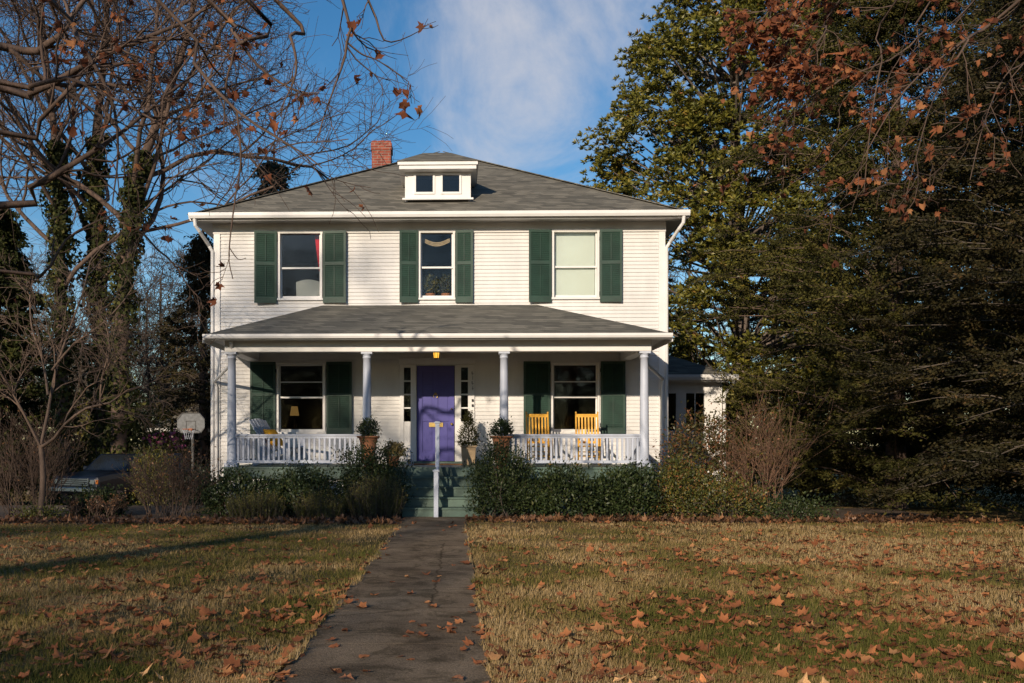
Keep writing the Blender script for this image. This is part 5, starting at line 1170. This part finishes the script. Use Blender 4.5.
# ------------------------------------------------------------------ shrubs
def shrub(name, a, b, ytop, Yd, seed, label, lm, ls, ncl, per=11, spread=.10, depth=.75, up=.5, group=None, cat='shrub', stem=16, h=None, ltop=1.0):
    rng = np.random.default_rng(seed); x0, x1 = P(a, 0, Yd)[0], P(b, 0, Yd)[0]; g = gz(Yd); H = P(0, ytop, Yd)[1] - g; rx = (x1 - x0) / 2 * .95; c = ((x0 + x1) / 2, Yd, g)
    V, F, rnd, Cc = shrub_geo(rng, c, rx, rx * depth if rx * depth < .8 else .8, H, ncl, per, ls, spread, up)
    t = thing(name, c, label, cat, group); np_obj('foliage', V, F, LM[lm], t, rnd=rnd); SV, SF = stems_to(rng, c, Cc[rng.integers(0, len(Cc), stem)], .014, rx * .25); np_obj('stem', SV, SF, M['bark'], t); return t
def spiky(name, a, b, ytop, Yd, seed, label, lm, n=420, group=None, ls=.035):
    """upright needle-leaved sprigs"""
    rng = np.random.default_rng(seed); x0, x1 = P(a, 0, Yd)[0], P(b, 0, Yd)[0]; g = gz(Yd); H = P(0, ytop, Yd)[1] - g; c = V3((x0 + x1) / 2, Yd, g); rx = (x1 - x0) / 2
    polys = []; C = []; Ax = []; G = []
    for k in range(n):
        az = rng.uniform(0, 6.28); rr = rng.uniform(0, 1) ** .5; b0 = c + V3(rx * .75 * rr * cos(az), .35 * rr * sin(az), 0); hh = H * rng.uniform(.55, 1.08) * (1 - .35 * rr ** 2); d = V3(.28 * rr * cos(az), .22 * rr * sin(az) - .05, 1) + rng.normal(0, .07, 3)
        pts = np.array([b0, b0 + d * hh * .5 + V3(rng.normal(0, .02), 0, 0), b0 + d * hh]); polys.append((pts, np.array([.005, .004, .002]))); m_ = 26; u = rng.uniform(.15, 1.02, m_); C.append(b0 + d * (hh * u)[:, None]); Ax.append(rand_dirs(rng, m_) * .8 + V3(0, 0, .8)); G.append(np.full(m_, rng.uniform(0, .6)) + .4 * u)
    C = np.concatenate(C); Ax = np.concatenate(Ax); G = np.concatenate(G); L = rng.uniform(.7, 1.4, len(C)) * ls; C = C + Ax * (L * .4)[:, None]; V, F = leaf_quads(C, Ax, rand_dirs(rng, len(C)), L, L * .22)
    t = thing(name, tuple(c), label, 'shrub', group); np_obj('foliage', V, F, LM[lm], t, rnd=np.clip(G, 0, 1)); V, F = tubes(polys); np_obj('stem', V, F, M['bark'], t)
def twiggy(name, a, b, ytop, Yd, seed, label, n, m, lm=None, nleaf=0, ls=.05, depth=.5, lean=.25):
    rng = np.random.default_rng(seed); x0, x1 = P(a, 0, Yd)[0], P(b, 0, Yd)[0]; g = gz(Yd); H = P(0, ytop, Yd)[1] - g; c = V3((x0 + x1) / 2, Yd, g); rx = (x1 - x0) / 2; out = []
    for k in range(n):
        b0 = c + V3(rng.uniform(-.6, .6) * rx, rng.uniform(-.5, .5) * depth, -.03); d = V3((b0[0] - c[0]) / rx * .35 + rng.normal(0, lean), rng.normal(0, .2), 1); grow(rng, b0, d, H * rng.uniform(.6, 1.08), .010, 1, 3, out, (0, 5, 3), trop=.05, wander=.09, ang=(.25, .7), seg=.2, rmin=.003)
    t = thing(name, tuple(c), label, 'shrub'); V, F = tubes([(p, r) for p, r, l in out]); np_obj('stem', V, F, m, t)
    if nleaf:
        C = leaf_points(rng, out, nleaf, lambda q, r_: r_.uniform() < np.clip((q[2] - g) / H, .1, 1)); C += rng.normal(0, .03, C.shape); L = ls * rng.uniform(.6, 1.4, len(C)); V, F = leaf_quads(C, rand_dirs(rng, len(C)), rand_dirs(rng, len(C)), L, L * .5); np_obj('foliage', V, F, LM[lm], t, rnd=rng.uniform(0, 1, len(F)))
M['twig_red'] = mat('reddish_twig', (.19, .105, .065), .8, .3, 10); M['twig_brown'] = mat('brown_twig', (.085, .055, .04), .9, .3, 10)
shrub('hedge_shrub', 336, 408, 447, 18.15, 101, 'dark clipped broad-leaved shrub to the left of the green steps', 'boxwood', .055, 620, 13, .08)
shrub('hedge_shrub', 262, 345, 470, 18.2, 102, 'low dark leafy shrub below the middle of the left porch railing', 'boxwood', .06, 520, 12, .09)
shrub('hedge_shrub', 200, 275, 474, 18.3, 103, 'low dark leafy shrub under the left corner column', 'boxwood', .065, 460, 12, .09)
spiky('rosemary_shrub', 344, 406, 474, 17.55, 104, 'upright olive needle-leaved shrub at the foot of the steps, left side', 'rosemary', 520)
spiky('rosemary_shrub', 290, 350, 490, 17.5, 105, 'low olive needle-leaved shrub in the middle of the left bed', 'rosemary', 360)
spiky('rosemary_shrub', 222, 292, 490, 17.5, 106, 'low olive needle-leaved shrub at the left end of the bed before the porch', 'rosemary', 380)
shrub('hedge_shrub', 469, 534, 446, 17.9, 107, 'dense dark boxy shrub to the right of the green steps', 'boxwood', .05, 760, 13, .075)
shrub('hedge_shrub', 526, 600, 472, 17.9, 108, 'low dark shrub below the yellow rocking chairs', 'boxwood', .065, 640, 12, .09)
shrub('hedge_shrub', 594, 658, 470, 18.1, 109, 'low dark shrub below the right end of the railing', 'boxwood', .065, 600, 12, .09)
shrub('mixed_shrub', 646, 712, 462, 18.3, 110, 'mixed green and yellow shrub in front of the right corner column', 'mixed', .06, 520, 11, .11)
shrub('nandina_shrub', 662, 738, 414, 19.6, 111, 'tall loose shrub with reddish leaf tips beside the right corner of the house', 'nandina', .07, 560, 11, .14, up=.2)
twiggy('red_stemmed_shrub', 722, 800, 424, 19.2, 112, 'tall thicket of thin reddish bare stems right of the house', 36, M['twig_red'], 'nandina', 700, .05)
shrub('mixed_shrub', 690, 770, 482, 17.6, 113, 'low yellow-flecked shrub at the foot of the red-stemmed thicket', 'mixed', .055, 300, 11, .11)
shrub('groundcover_shrub', 738, 830, 502, 17.4, 114, 'low spreading green plant under the dark evergreens', 'boxwood', .05, 300, 11, .10)
shrub('mixed_shrub', 800, 900, 440, 23.5, 115, 'dim green bush between the dark evergreen trunks', 'holly', .08, 460, 12, .16)
shrub('mixed_shrub', 890, 1060, 430, 23.5, 116, 'dim green bush at the right edge behind the evergreens', 'holly', .09, 620, 12, .2)
twiggy('brown_brush', 128, 214, 462, 18.2, 117, 'brown twiggy brush with dry leaves left of the house corner', 44, M['twig_brown'], 'brownbrush', 900, .05)
twiggy('brown_brush', -6, 66, 436, 18.0, 118, 'tangle of bare brown stems around the small tree at the left edge', 46, M['twig_brown'], 'brownbrush', 320, .045)
twiggy('brown_brush', 60, 132, 500, 17.9, 119, 'low brown brush in front of the parked car', 34, M['twig_brown'], 'brownbrush', 700, .05)
shrub('evergreen_shrub', 72, 126, 494, 18.4, 120, 'low dark green bush half hiding the parked car', 'boxwood', .06, 320, 11, .10)
shrub('groundcover_shrub', 18, 62, 512, 17.3, 121, 'small fresh green plant at the foot of the small tree', 'rosemary', .05, 120, 10, .08)
shrub('yellow_shrub', 134, 172, 448, 23.5, 122, 'yellow-green bush at the right side of the parked car', 'yellowgreen', .07, 260, 10, .13)
shrub('yellow_shrub', 62, 178, 392, 33.5, 123, 'large yellow-green bush behind the parked car', 'yellowgreen', .13, 760, 12, .24)
shrub('flowering_shrub', 152, 192, 430, 33.0, 124, 'green shrub with pink blooms beside the basketball hoop', 'mixed', .10, 260, 10, .16)
sh_ = [o for o in bpy.data.objects if o.name.startswith('flowering_shrub')][0]
rng = np.random.default_rng(125); cs = np.concatenate([V3(*P3(a, b, 32.2)) + rng.normal(0, .14, (13, 3)) for a, b in ((164, 441), (170, 438), (175, 437), (178, 443), (152, 440))]); V, F = leaf_quads(cs, rand_dirs(rng, len(cs)), rand_dirs(rng, len(cs)) + V3(0, -1, 0), np.full(len(cs), .14), np.full(len(cs), .12)); np_obj('blossom', V, F, LM['pink'], sh_, rnd=rng.uniform(0, 1, len(F)))
shrub('evergreen_shrub', -30, 60, 380, 34, 126, 'dark evergreen bush at the far left behind the small tree', 'conifer', .12, 620, 12, .24)
shrub('mixed_shrub', 172, 222, 470, 26.0, 127, 'dim low bush at the foot of the basketball pole', 'conifer', .08, 280, 11, .14)

# ------------------------------------------------------------------ grass and fallen leaves
def vnoise(x, y, s, seed):
    r = np.random.default_rng(seed); g = r.uniform(0, 1, (64, 64)); u = x * s + 200; v = y * s + 200; i = np.floor(u).astype(int); j = np.floor(v).astype(int); fu = u - i; fv = v - j; fu = fu * fu * (3 - 2 * fu); fv = fv * fv * (3 - 2 * fv)
    a = g[i % 64, j % 64]; b = g[(i + 1) % 64, j % 64]; c = g[i % 64, (j + 1) % 64]; d = g[(i + 1) % 64, (j + 1) % 64]; return (a * (1 - fu) + b * fu) * (1 - fv) + (c * (1 - fu) + d * fu) * fv
def scatter(rng, n, ymin=3.6, ymax=17.6, pw=1.55):
    u = rng.uniform(0, 1, n); a = 1 - pw; y = (ymin ** a + u * (ymax ** a - ymin ** a)) ** (1 / a); x = y * rng.uniform(-.56, .70, n) + rng.uniform(-1.6, 1.6, n); return x, y
rng = np.random.default_rng(131); x, y = scatter(rng, 520000)
keep = ((x < WX0 + .10 * vnoise(y, y * 0, 1.6, 21) ** 1.5 + .05 * vnoise(y, x * 0, 7, 22) - .04) | (x > WX1 - .10 * vnoise(y, y * 0 + 9, 1.6, 23) ** 1.5 - .05 * vnoise(y, x * 0, 7, 24) + .04)) & (y < np.where(x < -.5, 16.2, 16.8) + .25 * np.sin(3.1 * x) * np.sin(1.3 * x + 1))
dens = vnoise(x, y, 1.3, 5) * .6 + vnoise(x, y, 4.5, 6) * .4; keep &= rng.uniform(0, 1, len(x)) < .12 + 1.5 * dens ** 1.3
x, y = x[keep], y[keep]; n = len(x); g = 0.0159 * (18.2 - y)
patch = vnoise(x, y, .42, 7) * .6 + vnoise(x, y, 1.6, 8) * .4; green = np.clip((patch - .5) * 3.0 + .28 + np.where(x < -1, .22, -.06) - .25 * np.clip((y - 9) / 8, 0, 1), 0, 1)
rnd = np.clip((1 - green) * .62 + rng.normal(.08, .16, n), 0, 1)
h = rng.uniform(.020, .055, n) * (.75 + .6 * vnoise(x, y, 2.2, 9)); wd = rng.uniform(.0022, .0042, n) * (1 + .05 * y); az = rng.uniform(0, 6.28, n); lean = rng.uniform(.1, 1.1, n) * h
B = np.stack([x, y, g - .004 + np.where((x > WX0) & (x < WX1), .016, 0)], 1); s = np.stack([np.cos(az), np.sin(az), 0 * az], 1) * wd[:, None]; l = np.stack([np.cos(az + 1.4), np.sin(az + 1.4), 0 * az], 1) * lean[:, None]
V = np.stack([B - s, B + s, B + l + np.stack([0 * h, 0 * h, h], 1)], 1).reshape(-1, 3); tag(np_obj('grass', V, np.arange(3 * n).reshape(-1, 3), LM['grass'], rnd=rnd), kind='stuff')

rng = np.random.default_rng(141); N_ = 10000; x, y = scatter(rng, N_, 4.6, 17.2, 1.25); on_walk = (x > WX0) & (x < WX1)
dn = vnoise(x, y, .55, 11) * .55 + vnoise(x, y, 2.0, 12) * .45; dn = np.where(on_walk, .045 + .40 * np.exp(-np.minimum(x - WX0, WX1 - x) / .07), dn * (.55 + .5 * np.clip(-y / 18 + 1.1, 0, 1)) * np.where(x > 0, np.clip(.6 + x * .24, .5, 1.6), np.clip(.5 - (x + 1) * .14, .5, 1.2)))
keep = rng.uniform(0, 1, N_) < dn; x, y, on_walk = x[keep], y[keep], on_walk[keep]; o_ = np.argsort(y); x, y, on_walk = x[o_], y[o_], on_walk[o_]
near = np.arange(len(x)) < 290
leafmats = [mat('fallen_leaf_%s' % nm, c, .8, .35, 14, espec=.2) for nm, c in (('orange', (.56, .22, .08)), ('rust', (.42, .14, .055)), ('brown', (.26, .11, .055)), ('tan', (.60, .34, .15)))]
meshes = []
for k in range(12):
    V, F = lobed(rng, np.zeros((1, 3)), V3(0, 1, 0)[None], V3(0, 0, 1)[None], np.ones(1), (.3, .65)[k % 2])
    V = V + V3(0, 0, -V[:, 2].min() + .04); me = bpy.data.meshes.new('fallen_leaf'); st = [(0, -.02), (0.02, -.55)]
    Vl = V.tolist() + [(-.012, -.03, .05), (.012, -.03, .05), (.04, -.55, .07), (.02, -.55, .07)]; me.from_pydata(Vl, [], [tuple(f) for f in F.tolist()] + [(len(V), len(V) + 1, len(V) + 2, len(V) + 3)]); me.materials.append(leafmats[(0, 1, 2, 3, 0, 1, 0, 2, 1, 0, 1, 3)[k]]); meshes.append(me)
for xi, yi_, w_ in zip(x[near], y[near], on_walk[near]):
    o = bpy.data.objects.new('fallen_leaf', meshes[rng.integers(len(meshes))]); COL.objects.link(o); sz = rng.choice((.045, .06, .08, .10, .12)) * rng.uniform(.8, 1.2) * min(.9, .35 + yi_ / 14)
    o.location = (xi, yi_, gz(yi_) + (.020 if w_ else .012)); o.scale = (sz, sz, sz * rng.uniform(.5, 1.0)); o.rotation_euler = (rng.normal(0, .10), rng.normal(0, .10), rng.uniform(0, 6.28))
    if w_: tag(o, 'dry lobed leaf lying on the concrete path', 'leaf', 'fallen leaves on the path')
    else: tag(o, 'dry orange-brown lobed leaf lying on the lawn', 'leaf', 'fallen leaves on the lawn')
far = ~near; n = far.sum(); C = np.stack([x[far], y[far], 0.0159 * (18.2 - y[far]) + .025], 1); Ax = rand_dirs(rng, n) * V3(1, 1, .15); V, F = lobed(rng, C, Ax, V3(0, 0, 1) + rand_dirs(rng, n) * .2, rng.uniform(.055, .115, n), .4)
tag(np_obj('leaf_litter', V, F, LM['sycamore'], rnd=np.repeat(rng.uniform(0, .9, n), len(TF))), kind='stuff')
n = 2600; x = rng.uniform(-9, 9.5, n); y = np.where(x < -.5, 16.0, 16.6) + np.abs(rng.normal(0, .7, n)); k_ = ((x < WX0) | (x > WX1)) ; x, y = x[k_], y[k_]; n = len(x); C = np.stack([x, y, 0.0159 * (18.2 - y) + rng.uniform(.015, .05, n)], 1); Ax = rand_dirs(rng, n) * V3(1, 1, .3); V, F = lobed(rng, C, Ax, V3(0, 0, 1) + rand_dirs(rng, n) * .5, rng.uniform(.06, .13, n), .8)
tag(np_obj('bed_litter', V, F, LM['brownbrush'], rnd=np.repeat(rng.uniform(0, 1, n), len(TF))), kind='stuff')
